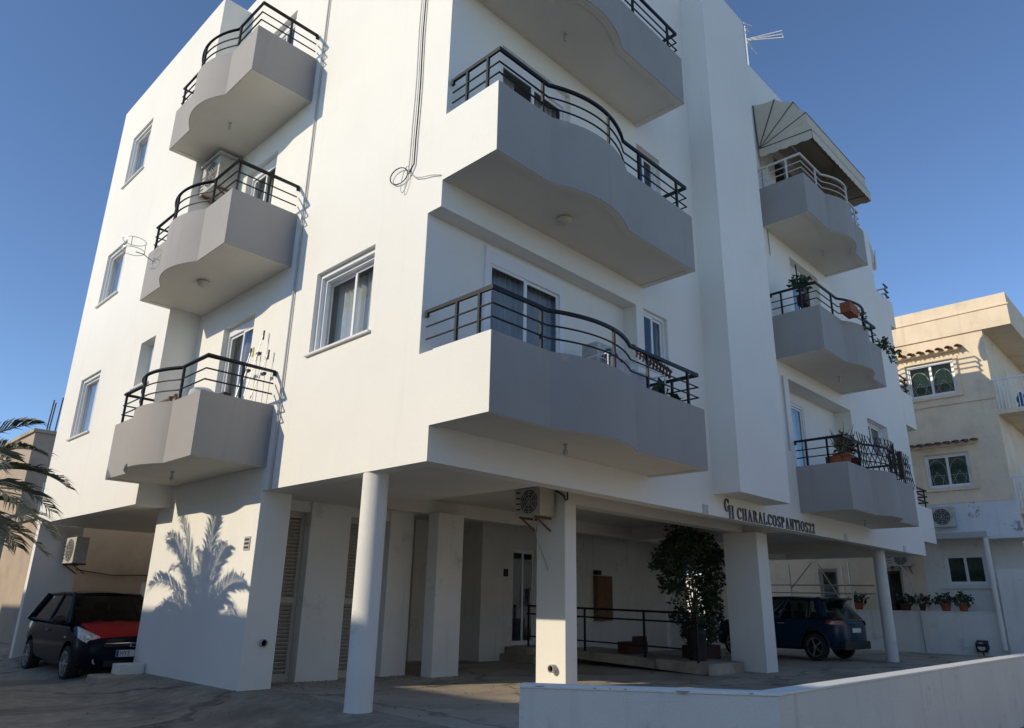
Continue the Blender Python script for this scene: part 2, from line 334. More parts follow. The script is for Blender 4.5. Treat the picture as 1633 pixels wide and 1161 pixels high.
def balcony(parent, G, u0, u1, d, bc, bh, bb, z0, h, e0=0.0, e1=0.0, r0=0.02, r1=0.02, posts=(), railmat=None, rails=True, railz=(0.56, 0.36, 0.19), lip=True, rail_r=0.021):
    """G(u,w,z): u along the wall, w outwards.  e0/e1: how far the parapet ends run back (w)."""
    railmat = railmat or BLACK
    def wv(u):
        q = (u - bc) / bh
        return d + (bb * (1 - q * q) if abs(q) < 1 else 0)
    us = [bc - bh + 2 * bh * i / 22 for i in range(23)]
    t = 0.11
    outer = [(u0, e0), (u0, d)] + [(u, wv(u)) for u in us] + [(u1, d), (u1, e1)]
    inner = [(u0 + t, e0), (u0 + t, d - t)] + [(u, wv(u) - t) for u in us] + [(u1 - t, d - t), (u1 - t, e1)]
    mb = MB(); k = len(outer)
    for i in range(k - 1):
        a, b = outer[i], outer[i + 1]; c, e = inner[i], inner[i + 1]
        mb.quad(G(*a, z0), G(*b, z0), G(*b, z0 + h), G(*a, z0 + h))
        mb.quad(G(*c, z0), G(*e, z0), G(*e, z0 + h), G(*c, z0 + h))
        mb.quad(G(*a, z0 + h), G(*b, z0 + h), G(*e, z0 + h), G(*c, z0 + h))
        mb.quad(G(*a, z0), G(*b, z0), G(*e, z0), G(*c, z0))
    for i in (0, k - 1):
        a, c = outer[i], inner[i]; mb.quad(G(*a, z0), G(*c, z0), G(*c, z0 + h), G(*a, z0 + h))
    o = mb.build("balcony", GREY, parent)
    bm = bmesh.new(); bm.from_mesh(o.data); bmesh.ops.remove_doubles(bm, verts=bm.verts, dist=1e-4); bmesh.ops.recalc_face_normals(bm, faces=bm.faces); bm.to_mesh(o.data); bm.free()
    o.data.polygons.foreach_set("use_smooth", [True] * len(o.data.polygons)); o.data.set_sharp_from_angle(angle=R(24))
    # drip edge ring and floor slab set a little above it
    def inset(d_):
        return [(p_[0] + (d_ if i_ < 2 else (-d_ if i_ >= k - 2 else 0)), p_[1] - (d_ if 0 < i_ < k - 1 else 0)) for i_, p_ in enumerate(outer)]
    ra, rb = inset(0.012), inset(0.12); mb = MB(); zb = z0 - 0.006
    for i in range(k - 1):
        a, b, e, c = ra[i], ra[i + 1], rb[i + 1], rb[i]
        mb.quad(G(*a, zb), G(*b, zb), G(*e, zb), G(*c, zb)); mb.quad(G(*c, zb), G(*e, zb), G(*e, zb + 0.04), G(*c, zb + 0.04)); mb.quad(G(*a, zb), G(*b, zb), G(*b, zb + 0.04), G(*a, zb + 0.04))
    mb.build("drip_edge", SOFFIT, o)
    mb = MB(); pl = inset(0.115); zb = z0 + 0.014; zt = z0 + 0.15
    if e0 == 0.0 and e1 > 0: pl.append((u1 - 0.115, 0.0))
    n = len(mb.v); kk = len(pl)
    mb.v += [G(p[0], p[1], zb) for p in pl] + [G(p[0], p[1], zt) for p in pl]
    mb.f.append(tuple(range(n, n + kk))); mb.f.append(tuple(range(n + kk, n + 2 * kk)))
    for i in range(kk):
        j = (i + 1) % kk; mb.f.append((n + i, n + j, n + kk + j, n + kk + i))
    mb.build("slab", SOFFIT, o)
    if not rails: return o
    c = 0.055
    path = [(u0 + c, r0), (u0 + c, d - c)] + [(u, wv(u) - c) for u in us] + [(u1 - c, d - c), (u1 - c, r1)]
    zt = z0 + h
    for q, zz in enumerate(railz):
        pts = [G(p[0], p[1], zt + zz) for p in path]
        if q == 0: pts = [G(path[0][0], path[0][1], zt + zz - 0.07)] + pts
        MB().tube(pts, rail_r if q == 0 else rail_r * 0.62, 4 if q == 0 else 6).build("top_rail" if q == 0 else "rail", railmat, o)
    for (u, w_) in posts:
        w2 = (wv(u) - c) if w_ is None else w_
        a = G(u if w_ is None else (u0 + c if u < (u0 + u1) / 2 else u1 - c), w2, zt - 0.02); b = (a[0], a[1], zt + railz[0])
        MB().tube([a, b], rail_r * 0.85, 4).build("post", railmat, o)
    return o
GL = lambda u, w_, z: (-w_, u, z)       # on the left, sunlit facade
GF = lambda u, w_, z: (u, -w_, z)       # on the front, shaded facade
def GB(dy):                              # front facade with set-off
    return lambda u, w_, z: (u, dy - w_, z)

# ------------------------------------------------------------------ ground
def smooth01(a): a = max(0, min(1, a)); return a * a * (3 - 2 * a)
def ground_z(x, y):
    if y < -3.2 or x < -1.2: base = -0.20
    else: base = -0.20 * (1 - smooth01((x + 1.2) / 1.3) * smooth01((y + 3.2) / 2.2))
    return base - 0.004
mb = MB(); xs = [-900, -300, -100, -40, -20] + [-14 + 0.5 * i for i in range(70)] + [25, 32, 60, 150, 400, 900]
ys = [-900, -300, -100, -40, -20] + [-12 + 0.5 * i for i in range(60)] + [22, 32, 60, 150, 400, 900]
for x in xs:
    for y in ys: mb.v.append((x, y, ground_z(x, y)))
ny = len(ys)
for i in range(len(xs) - 1):
    for j in range(ny - 1):
        a = i * ny + j; mb.f.append((a, a + ny, a + ny + 1, a + 1))
struct(mb.build("ground", ASPH, None, smooth=True))
mb = MB()
mb.prism([(0.25, -0.35), (0.9, -1.4), (1.6, -3.55), (21.9, -3.55), (21.9, 14), (0.53, 14), (0.53, 3.2)], -0.30, 0.0)
struct(mb.build("parking_floor", CONC))

# ------------------------------------------------------------------ apartment building
ZS = 2.787           # underside over the open ground floor
FL = (3.20, 6.54, 9.87)
ZR = 14.65; ZL = 14.15; XP = -0.6; YP = 7.35; YF = 13.48; XE = 18.8; YB = 9.5
bld = thing("apartment_building", (0, 0, 0), "white four-storey apartment block with grey wavy balconies raised on columns", "building")
FX0 = FX(0.0); FY0 = FY(0.0); FXP = FX(XP)
T = 0.25
# left facade, near piece
doorsL = [(4.95, 6.15, 3.36, 5.99), (4.95, 6.15, 6.70, 9.32), (4.95, 6.15, 10.03, 12.65)]
hl = [(1.43, 2.97, 4.76, 6.10)] + doorsL + [(0.0, 0.27, 4.16, 6.15)]
wall("wall", WHITE, bld, FX0, 0.0, YP + T, ZS, ZR - 0.3, hl, T)
# parapet return of the front balcony, flush with the left facade, is part of this wall: it runs out over the front
window(bld, FX0, 1.43, 2.97, 4.76, 6.10, rec=0.20, gap=0.10, shutter=0.06, steps=True)
for q in doorsL:
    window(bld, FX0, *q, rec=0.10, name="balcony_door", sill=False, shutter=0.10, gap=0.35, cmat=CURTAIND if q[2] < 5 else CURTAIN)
# far, projecting piece of the left facade
wl = [(10.95, 12.30, 4.64, 6.06), (10.95, 12.30, 7.95, 9.33), (10.90, 12.25, 11.27, 12.75), (7.86, 8.62, 5.16, 6.12)]
wall("wall", WHITE, bld, FXP, YP, YF, ZS, ZL, wl, T)
for i, q in enumerate(wl): window(bld, FXP, *q, rec=0.15 if i < 3 else 0.2, shutter=0.05 if i < 3 else 0, n=2 if i < 3 else 1, steps=i < 3, gl=PANE)
wall("wall", WHITE, bld, FY(YP), XP + T, 0.0, ZS, ZL, (), T)
# front facade
hf = [(0.0, 4.40, 3.36, 6.15), (4.62, 5.36, 5.24, 6.16), (1.03, 2.67, 6.72, 9.43), (4.60, 5.38, 8.6, 9.50), (1.03, 2.67, 10.05, 12.76),
      (10.37, 14.10, 3.36, 6.22), (15.30, 16.90, 5.25, 6.27), (11.2, 12.95, 6.72, 9.60), (10.9, 12.9, 10.05, 12.7)]
wall("wall", WHITE, bld, FY0, T, 14.0, ZS, ZR, hf, T)
wall("wall", WHITE, bld, FY0, 14.0, 16.2, ZS, 13.6, [(14.0, 14.10, 3.36, 6.22), (15.3, 16.2, 5.25, 6.27)], T)  # this top and the next lowered behind the awning so sun passes
wall("wall", WHITE, bld, FY0, 16.2, 17.8, ZS, 12.9, [(16.2, 16.9, 5.25, 6.27)], T)
wall("wall", WHITE, bld, FY0, 17.8, XE, ZS, 10.9, (), T)
# recess walls of the first-floor loggias
wall("wall", WHITE, bld, FY(0.267), 0.004, 4.40, 3.36, 6.149, [(1.06, 2.76, 3.36, 6.08)], 0.12)
wall("wall", WHITE, bld, FY(0.42), 10.37, 14.10, 3.36, 6.22, [(10.55, 12.1, 3.36, 5.95)], 0.12)
mb = MB(); mb.box(0.26, 4.40, T, 0.38, 6.15, 6.30); mb.box(4.40, 4.52, T, 0.38, 3.36, 6.30); mb.build("lintel", WHITE, bld)
mb = MB(); mb.box(10.25, 14.2, T, 0.53, 6.22, 6.4); mb.box(14.10, 14.22, T, 0.53, 3.36, 6.22); mb.box(10.25, 10.37, T, 0.53, 3.36, 6.22); mb.build("lintel", WHITE, bld)
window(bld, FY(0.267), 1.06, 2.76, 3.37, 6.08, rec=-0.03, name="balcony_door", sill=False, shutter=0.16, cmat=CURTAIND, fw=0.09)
window(bld, FY0, 4.62, 5.36, 5.24, 6.16, rec=0.06, curtain=False)
window(bld, FY0, 1.03, 2.67, 6.72, 9.43, rec=0.08, name="balcony_door", sill=False, shutter=0.16, gap=0.5, fw=0.08)
window(bld, FY0, 4.60, 5.38, 8.6, 9.50, rec=0.10, curtain=False)
window(bld, FY0, 1.03, 2.67, 10.05, 12.76, rec=0.08, name="balcony_door", sill=False)
window(bld, FY(0.42), 10.55, 12.1, 3.37, 5.95, rec=0.02, name="balcony_door", sill=False, gap=0.9)
window(bld, FY0, 15.30, 16.90, 5.25, 6.27, rec=0.18)
window(bld, FY0, 11.2, 12.95, 6.72, 9.60, rec=0.18, name="balcony_door", sill=False, shutter=0.2, gap=0.6)
window(bld, FY0, 10.9, 12.9, 10.05, 12.7, rec=0.12, name="balcony_door", sill=False, curtain=False)
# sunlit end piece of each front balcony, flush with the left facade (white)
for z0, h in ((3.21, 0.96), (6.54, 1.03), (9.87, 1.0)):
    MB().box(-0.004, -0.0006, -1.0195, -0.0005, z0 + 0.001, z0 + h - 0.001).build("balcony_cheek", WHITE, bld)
# other outer walls and roofs (closed body); unseen right rear shaped to let sun past
mb = MB(); mb.box(0.25, 9.9, YF - T, YF, ZS, ZL); mb.box(9.65, 9.9, YB, YF - T, ZS, ZL); mb.build("wall", WHITE, bld)
mb = MB(); mb.box(9.9, XE, YB - T, YB, ZS, 10.0); mb.box(XE - T, XE, T, YB - T, ZS, 10.9); mb.build("wall", WHITE, bld)
mb = MB(); mb.box(9.9, 14.0, 1.25, 1.5, 10.0, ZR); mb.box(13.75, 14.0, T, 1.25, 10.0, ZR); mb.box(9.65, 9.9, T, YB, 10.0, ZL); mb.build("wall", WHITE, bld)
mb = MB(); mb.box(XP + T, 9.65, YP + T, YF - T, 13.4, 13.6); mb.box(T, 9.65, T, YP + T, 13.4, 13.6); mb.box(9.9, 13.75, T, 1.25, 13.4, 13.6); mb.box(9.9, XE - T, 1.5, YB - T, 9.85, 10.0); mb.box(14.0, XE - T, T, 1.5, 9.85, 10.0); mb.build("roof", CONC, bld)
for zf in (3.2, 6.54):
    mb = MB(); mb.box(T, XE - T, 0.42 if zf < 4 else T, YB - T, zf, zf + 0.15); mb.box(XP + T, 9.6, YB - T, YF - T, zf, zf + 0.15); mb.build("floor_slab", SOFFIT, bld)
mb = MB(); mb.box(T, 9.65, T, YF - T, 9.85, 10.0); mb.build("floor_slab", SOFFIT, bld)
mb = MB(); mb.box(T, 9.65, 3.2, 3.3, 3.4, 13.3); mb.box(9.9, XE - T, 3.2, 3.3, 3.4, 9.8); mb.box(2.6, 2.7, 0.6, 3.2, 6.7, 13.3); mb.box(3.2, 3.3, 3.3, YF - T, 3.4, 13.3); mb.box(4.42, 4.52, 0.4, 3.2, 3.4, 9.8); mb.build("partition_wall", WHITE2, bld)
# stair tower
mb = MB(); mb.prism([(6.62, -0.0), (6.62, -0.53), (8.62, -0.53), (8.62, 0.0)], 3.17, 14.78); mb.box(6.62, 8.62, 0.26, 2.4, 14.66, 14.78); mb.build("stair_tower", WHITE, bld)
# underside over the open ground floor
mb = MB()
mb.box(T, 2.2, T, 7.7, ZS + 0.001, ZS + 0.18); mb.box(2.2, 3.4, 4.4, 7.7, ZS + 0.001, ZS + 0.18); mb.box(2.2, XE - T, T, YB - T, 3.05, 3.19); mb.box(XP + T, T, YP + T, YF - T, ZS + 0.001, ZS + 0.18); mb.box(T, 9.6, 7.7, YF - T, ZS + 0.002, ZS + 0.18)
mb.build("soffit", SOFFIT, bld)
for (a, b, c, d) in ((2.2, XE - T, 4.1, 4.4), (9.9, 10.2, T, 4.1), (3.81, 10.2, 1.11, 1.4), (15.9, 16.2, T, 4.1)):
    MB().box(a, b, c, d, ZS + 0.01 + random.random() * .01, 3.06).build("beam", SOFFIT, bld)
# columns, piers
def column(x, y, r):
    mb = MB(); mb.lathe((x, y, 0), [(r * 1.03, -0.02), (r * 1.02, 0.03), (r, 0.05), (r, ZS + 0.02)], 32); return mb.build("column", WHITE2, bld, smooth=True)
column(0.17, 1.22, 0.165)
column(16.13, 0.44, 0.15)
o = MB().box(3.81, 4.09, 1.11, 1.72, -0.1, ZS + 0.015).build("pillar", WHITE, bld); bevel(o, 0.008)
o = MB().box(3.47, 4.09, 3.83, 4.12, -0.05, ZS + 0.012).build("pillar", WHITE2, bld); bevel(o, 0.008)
o = MB().box(9.75, 10.25, 0.78, 1.56, -0.05, ZS + 0.012).build("pillar", WHITE, bld); bevel(o, 0.008)
o = MB().box(0.0, 0.515, 3.90, 7.85, -0.35, ZS + 0.004).build("pier_wall", WHITE, bld); bevel(o, 0.008)
# storage cupboards with louvred doors
mb = MB()
for (a, b) in ((1.2, 1.98), (2.83, 3.36)): mb.box(a, b, 4.42, 4.80, -0.02, ZS + 0.003)
mb.box(0.52, 3.40, 4.80, 7.7, -0.02, ZS + 0.002); mb.box(0.515, 1.2, 4.46, 4.8, 2.62, ZS + 0.002); mb.box(1.98, 2.83, 4.46, 4.8, 2.62, ZS + 0.002)
mb.build("storage_wall", WHITE2, bld)
for (a, b) in ((0.53, 1.19), (1.99, 2.82)):
    mb = MB()
    for (c, d) in ((a, a + 0.07), (b - 0.07, b)): mb.box(c, d, 4.60, 4.66, 0.0, 2.62)
    for (c, d) in ((0.0, 0.12), (1.17, 1.27), (2.52, 2.62)): mb.box(a + 0.07, b - 0.07, 4.603, 4.657, c, d)
    dr = mb.build("storage_door", LOUV, bld)
    src = MB().obox((0, 0, 0), ((b - a) / 2 - 0.07, 0, 0), (0, 0.022, -0.018), (0, 0.004, 0.005)).build("slat", LOUV, dr, base=(0, 0, 0))
    src.location = ((a + b) / 2, 4.63, 0.155); n_ = 1
    z = 0.155 + 0.058
    while z < 2.5:
        if not (1.15 < z < 1.29): inst(src, "slat", dr, ((a + b) / 2, 4.63, z))
        z += 0.058
# inner ground-floor walls
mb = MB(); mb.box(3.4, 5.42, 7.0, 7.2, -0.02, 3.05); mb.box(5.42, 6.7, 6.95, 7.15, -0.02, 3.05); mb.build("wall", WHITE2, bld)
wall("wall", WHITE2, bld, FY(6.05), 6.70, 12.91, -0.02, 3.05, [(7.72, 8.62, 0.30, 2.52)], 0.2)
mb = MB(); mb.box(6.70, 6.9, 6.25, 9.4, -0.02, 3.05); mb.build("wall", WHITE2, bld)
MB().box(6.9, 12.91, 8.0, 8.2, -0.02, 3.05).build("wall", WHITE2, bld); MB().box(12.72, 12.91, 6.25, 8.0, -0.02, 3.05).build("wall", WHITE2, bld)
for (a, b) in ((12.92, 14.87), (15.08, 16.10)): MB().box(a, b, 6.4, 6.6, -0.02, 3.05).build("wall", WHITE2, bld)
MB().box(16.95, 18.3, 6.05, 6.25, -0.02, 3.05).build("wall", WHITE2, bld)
window(bld, FY(6.05), 7.72, 8.62, 0.31, 2.52, rec=0.06, name="entrance_door", sill=False, curtain=False, n=2)
mb = MB(); mb.box(7.35, 9.2, 5.0, 6.05, -0.02, 0.15); mb.box(7.5, 9.2, 5.35, 6.049, 0.15, 0.30); mb.build("entrance_step", CONC, bld)
mb = MB(); mb.box(XP + 0.02, 0.35, 13.25, 13.46, -0.4, ZS + 0.003); mb.build("wall", WHITE, bld)
# access ramp with railing
mb = MB(); n = len(mb.v)
mb.v += [(8.1, 1.15, 0.001), (9.5, 1.15, 0.001), (9.5, 5.0, 0.14), (8.1, 5.0, 0.14), (8.1, 1.15, 0.20), (9.5, 1.15, 0.20), (9.5, 5.0, 0.301), (8.1, 5.0, 0.301)]
mb.f += [tuple(n + i for i in q) for q in ((0, 3, 2, 1), (4, 5, 6, 7), (0, 1, 5, 4), (1, 2, 6, 5), (2, 3, 7, 6), (3, 0, 4, 7))]
mb.build("ramp", CONC, bld)
rl = thing("ramp_railing", (8.15, 4.0, 0.2), "black metal handrail along the ramp under the building", "railing")
for zz, r_ in ((0.90, 0.022), (0.72, 0.018), (0.22, 0.016)):
    MB().tube([(8.15, 1.35, zz + 0.22), (8.15, 5.95, zz + 0.30)], r_, 6).build("rail", BLACK, rl)
for y in (1.4, 2.63, 4.2, 5.9):
    MB().tube([(8.15, y, 0.2), (8.15, y, 1.13 + (y - 1.4) * 0.017)], 0.018, 4).build("post", BLACK, rl)

# balconies --------------------------------------------------------------
LB = []
for i, (z0, h) in enumerate(((3.15, 0.97), (6.52, 0.98), (9.83, 0.93))):
    o = balcony(bld, GL, 3.86, 7.348, 1.17, 5.6, 0.76, 0.22, z0, h, e0=0.0, e1=0.6, r0=0.03, r1=0.62,
                posts=[(4.0, 0.55), (4.75, None), (5.75, None), (7.2, None)]); LB.append(o)
    lamp(o, -0.72, 5.58, z0 + 0.015, i == 1)
FB = []
for i, (z0, h) in enumerate(((3.21, 0.96), (6.54, 1.03), (9.87, 1.0))):
    o = balcony(bld, GF, 0.0, 4.66, 1.02, 1.9, 0.88, 0.23, z0, h, e0=0.0, e1=0.0, r0=-0.22 if i == 0 else 0.05, r1=0.04,
                posts=[(0.2, 0.35), (0.2, 0.75), (0.9, None), (2.1, None), (3.2, None), (4.3, None), (4.6, 0.5)]); FB.append(o)
    if i < 2: lamp(FB[i], 1.86, -0.54, z0 + 0.015, i == 1)
    else: lamp(FB[i], 1.9, -0.54, z0 + 0.015, False)
RBp = ((3.21, 0.98, 10.3, 14.55, BLACK), (6.54, 1.02, 9.80, 13.62, BLACK), (9.87, 1.01, 9.80, 13.58, WMETAL))
for i, (z0, h, a, b, rm) in enumerate(RBp):
    o = balcony(bld, GB(0.0), a, b, 1.10, a + 2.05, 0.80, 0.24, z0, h, posts=[(a, 0.25), (a, 0.7), (a + 0.9, None), (a + 2.2, None), (a + 2.9, None), (b - 0.35, None)], railmat=rm)
    lamp(o, a + 2.2, -0.55, z0 + 0.015, False)
# balconies on the far end facade, flush with the front
for i, (z0, h, xe) in enumerate(((3.21, 1.05, 20.05), (6.72, 1.1, 19.85), (10.0, 0.92, 19.3))):
    mb = MB(); mb.box(XE, xe, -0.004, 0.12, z0, z0 + h); mb.box(xe - 0.12, xe, 0.12, 4.0, z0, z0 + h); mb.box(XE, xe - 0.12, 0.12, 4.0, z0 + 0.01, z0 + 0.16)
    o = mb.build("balcony", WHITE, bld)
    for zz in (0.2, 0.38, 0.56): MB().tube([(XE + 0.02, 0.06, z0 + h + zz), (xe - 0.06, 0.06, z0 + h + zz), (xe - 0.06, 3.9, z0 + h + zz)], 0.02, 4).build("rail", BLACK, o)
    for (x, y) in ((xe - 0.3, 0.06), (xe - 0.06, 0.6)): MB().tube([(x, y, z0 + h - 0.02), (x, y, z0 + h + 0.56)], 0.018, 4).build("post", BLACK, o)

# pipes, cables, small fittings -------------------------------------------
MB().tube([(-0.03, 3.62, 14.3), (-0.03, 3.62, ZS)], 0.016, 8).build("downpipe", PVC, bld, smooth=True)
MB().tube([(10.0, -0.035, 6.2), (10.02, -0.035, 4.5)], 0.018, 8).build("downpipe", FRAMEG, bld, smooth=True)
MB().tube([(10.05, -0.02, 13.3), (10.05, -0.02, 9.2)], 0.012, 6).build("conduit", PVC, bld, smooth=True)
cb = thing("hanging_cables", (-0.03, 0.66, 6.8), "black cables running down the sunlit wall ending in a loose coil", "cable")
for dy, mm_, r_, zb in ((0.0, BLACK, 0.011, 7.05), (0.10, PVC, 0.009, 7.25)):
    pts = [(-0.03, 0.60 + dy + 0.012 * math.sin(i * 1.3), 14.3 - (14.3 - zb) * i / 16) for i in range(17)]
    pts += [(-0.035, 0.66 + dy * 0.6, 6.98), (-0.04, 0.70, 6.92)]
    MB().tube(pts, r_, 6).build("cable", mm_, cb, smooth=True)
def loop(cy, cz, ry, rz_, tilt, x=-0.045):
    return [(x - 0.01 * math.sin(a), cy + ry * math.cos(a) * math.cos(tilt) - rz_ * math.sin(a) * math.sin(tilt), cz + ry * math.cos(a) * math.sin(tilt) + rz_ * math.sin(a) * math.cos(tilt)) for a in [2 * math.pi * i / 28 for i in range(29)]]
MB().tube(loop(0.93, 6.98, 0.21, 0.12, 0.25), 0.008, 6).build("coil", BLACK, cb, smooth=True)
MB().tube(loop(0.78, 6.86, 0.20, 0.06, -1.35), 0.006, 6).build("coil", PVC, cb, smooth=True)
MB().tube([(-0.04, 0.68, 6.93), (-0.04, 0.55, 6.80), (-0.035, 0.40, 6.74), (-0.03, 0.2, 6.69), (-0.02, 0.02, 6.62)], 0.007, 6).build("cable", PVC, cb, smooth=True)
for (y, x, nm) in ((4.02, -0.012, "plaque"),):
    pl_ = MB().box(-0.014, -0.001, 4.06, 4.24, 1.92, 2.12).build("wall_plaque", FRAMEG, bld)
    for k_ in range(3): MB().box(-0.017, -0.0142, 4.08, 4.22, 1.945 + 0.058 * k_, 1.975 + 0.058 * k_).build("plaque_line", SIGNM, pl_)
def stub(c, ax, r=0.055, ln=0.06):
    mb = MB(); mb.lathe(c, [(r, 0), (r, -ln), (r * 0.8, -ln), (r * 0.8, -ln * 0.3)], 18, ax); o = mb.build("drain_pipe", PVC, bld, smooth=True)
    mb = MB(); mb.lathe(c, [(0.0, -ln * 0.35), (r * 0.8, -ln * 0.35)], 18, ax); mb.build("drain_bore", ACD, o)
stub((0.30, 3.90, 0.62), 'y'); stub((3.81, 1.33, 0.30), 'x', 0.06, 0.10)
for x in (6.3, 12.7, 16.9): MB().box(x - 0.09, x + 0.09, -0.012, -0.001, 2.80, 2.95).build("vent_cover", PVC, bld)

# sign lettering -----------------------------------------------------------
def glyph(ch):
    q = []
    def r_(x0, y0, x1, y1): q.append([(x0, y0), (x1, y0), (x1, y1), (x0, y1)])
    def pg(*p): q.append(list(p))
    def arc(cx, cy, rx, ry, a0, a1, tk=0.19, tn=0.06, n=14):
        for i in range(n):
            pts = []
            for a in (a0 + (a1 - a0) * i / n, a0 + (a1 - a0) * (i + 1) / n):
                a = R(a); t = tn + (tk - tn) * abs(math.cos(a)) ** 1.5
                pts.append(((cx + rx * math.cos(a), cy + ry * math.sin(a)), (cx + (rx - t) * math.cos(a), cy + (ry - min(t, tn * 1.3)) * math.sin(a))))
            q.append([pts[0][0], pts[1][0], pts[1][1], pts[0][1]])
    def stem(x, y0=0.0, y1=1.0, t=0.17, s=0.07): r_(x - t / 2, y0, x + t / 2, y1); r_(x - t / 2 - s, y0, x + t / 2 + s, y0 + 0.05); r_(x - t / 2 - s, y1 - 0.05, x + t / 2 + s, y1)
    w_ = 0.8
    if ch in "CG":
        arc(0.42, 0.5, 0.40, 0.5, 40, 320); r_(0.68, 0.66, 0.73, 0.97)
        if ch == "G": r_(0.60, 0.05, 0.76, 0.42); r_(0.52, 0.38, 0.84, 0.43)
        else: r_(0.70, 0.12, 0.74, 0.22)
    elif ch == "O": arc(0.42, 0.5, 0.42, 0.5, 0, 360, n=26); w_ = 0.86
    elif ch == "H": stem(0.16); stem(0.66); r_(0.2, 0.47, 0.62, 0.53); w_ = 0.85
    elif ch == "A":
        pg((0.36, 1), (0.46, 1), (0.80, 0), (0.60, 0)); pg((0.36, 1), (0.42, 1), (0.14, 0), (0.08, 0)); r_(0.2, 0.30, 0.62, 0.36); r_(0, 0, 0.24, 0.05); r_(0.52, 0, 0.88, 0.05); w_ = 0.86
    elif ch == "R": stem(0.16); arc(0.34, 0.75, 0.32, 0.25, -90, 90); r_(0.2, 0.95, 0.36, 1); r_(0.2, 0.5, 0.36, 0.55); pg((0.34, 0.5), (0.5, 0.5), (0.82, 0), (0.62, 0)); w_ = 0.84
    elif ch == "P": stem(0.16); arc(0.34, 0.73, 0.33, 0.27, -90, 90); r_(0.2, 0.95, 0.36, 1); r_(0.2, 0.46, 0.36, 0.51); w_ = 0.72
    elif ch == "L": stem(0.16); r_(0.2, 0, 0.62, 0.055); r_(0.58, 0, 0.64, 0.28); w_ = 0.70
    elif ch == "S": arc(0.33, 0.74, 0.28, 0.26, 45, 270, 0.15); arc(0.33, 0.26, 0.30, 0.26, -135, 90, 0.17); r_(0.52, 0.72, 0.57, 0.97); r_(0.04, 0.03, 0.09, 0.28); w_ = 0.66
    elif ch == "N": stem(0.12, t=0.07); r_(0.66, 0, 0.73, 1); r_(0.56, 0.95, 0.84, 1); pg((0.08, 1), (0.26, 1), (0.73, 0), (0.60, 0)); w_ = 0.88
    elif ch == "T": stem(0.36, t=0.18); r_(0.0, 0.945, 0.72, 1); r_(0.0, 0.72, 0.05, 1); r_(0.67, 0.72, 0.72, 1); w_ = 0.74
    elif ch == "I": stem(0.16, t=0.18); w_ = 0.36
    elif ch == "2": arc(0.30, 0.70, 0.28, 0.30, -20, 180, 0.16); pg((0.44, 0.60), (0.56, 0.60), (0.20, 0.06), (0.04, 0.06)); r_(0.04, 0, 0.58, 0.13); r_(0.53, 0, 0.58, 0.26); w_ = 0.66
    return q, w_
sg = thing("facade_lettering", (7.0, 0, 2.78), "dark serif metal lettering fixed along the white band above the carport", "sign")
def letter(ch, x, z, h):
    q, w_ = glyph(ch); mb = MB(); off = 0.0
    sx = h * 0.92
    for i, pl in enumerate(q):
        off = 0.0008 * (i % 5); k = len(pl); n = len(mb.v)
        mb.v += [(x + p[0] * sx, -0.022 - off, z + p[1] * h) for p in pl] + [(x + p[0] * sx, -0.002, z + p[1] * h) for p in pl]
        mb.f.append(tuple(range(n, n + k))); mb.f.append(tuple(range(n + 2 * k - 1, n + k - 1, -1)))
        for a in range(k): b = (a + 1) % k; mb.f.append((n + a, n + b, n + k + b, n + k + a))
    mb.build("letter", SIGNM, sg)
    return w_ * sx
letter("G", 6.97, 2.90, 0.24); letter("H", 7.13, 2.793, 0.24)
txt = "CHARALCOSPANTIOS22"
tw = sum(glyph(c)[1] for c in txt) * 0.225 * 0.92; gap = (10.93 - 7.44 - tw) / (len(txt) - 1); x = 7.44
for c in txt: x += letter(c, x, 2.80, 0.225) + gap

# ------------------------------------------------------------------ air conditioners
def ac_unit(name, F, u0, u1, s0, s1, z0, z1, label, fan_u=None, bracket=True, group="air conditioner outdoor units", base=(0, 0, 0)):
    t = thing(name, base, label, "air conditioner", group)
    mb = MB(); lbox(mb, F, u0, u1, s0, s1, z0, z1); bevel(mb.build("casing", ACW, t), 0.012)
    fu = fan_u if fan_u else u0 + (u1 - u0) * 0.42; r_ = min((z1 - z0) * 0.43, 0.27); zc = (z0 + z1) / 2
    mb = MB(); n = 24; k0 = len(mb.v); mb.v.append(F(fu, s0 - 0.004, zc))
    for i in range(n): a = 2 * math.pi * i / n; mb.v.append(F(fu + r_ * math.cos(a), s0 - 0.004, zc + r_ * math.sin(a)))
    for i in range(n): mb.f.append((k0, k0 + 1 + i, k0 + 1 + (i + 1) % n))
    g = mb.build("fan_opening", ACD, t)
    mb = MB()
    for rr in (0.35, 0.6, 0.82, 1.0):
        mb.tube([F(fu + r_ * rr * math.cos(2 * math.pi * i / 24), s0 - 0.012, zc + r_ * rr * math.sin(2 * math.pi * i / 24)) for i in range(25)], 0.004, 4)
    for i in range(8):
        a = 2 * math.pi * i / 8; mb.tube([F(fu, s0 - 0.014, zc), F(fu + r_ * math.cos(a), s0 - 0.014, zc + r_ * math.sin(a))], 0.004, 4)
    mb.build("grille", ACW, t)
    for i in range(4):
        mb = MB(); lbox(mb, F, u1 - (u1 - u0) * 0.22, u1 - 0.03, s0 - 0.006, s0 - 0.001, z0 + 0.1 + i * 0.09, z0 + 0.125 + i * 0.09); mb.build("louvre_slot", ACD, t)
    if bracket:
        for u in (u0 + 0.12, u1 - 0.12):
            mb = MB(); lbox(mb, F, u - 0.015, u + 0.015, s0, s1 + 0.05, z0 - 0.035, z0 - 0.002); mb.tube([F(u, s0 + 0.05, z0 - 0.03), F(u, s1 + 0.05, z0 - 0.22)], 0.012, 4); mb.build("bracket", RUST, t)
    return t
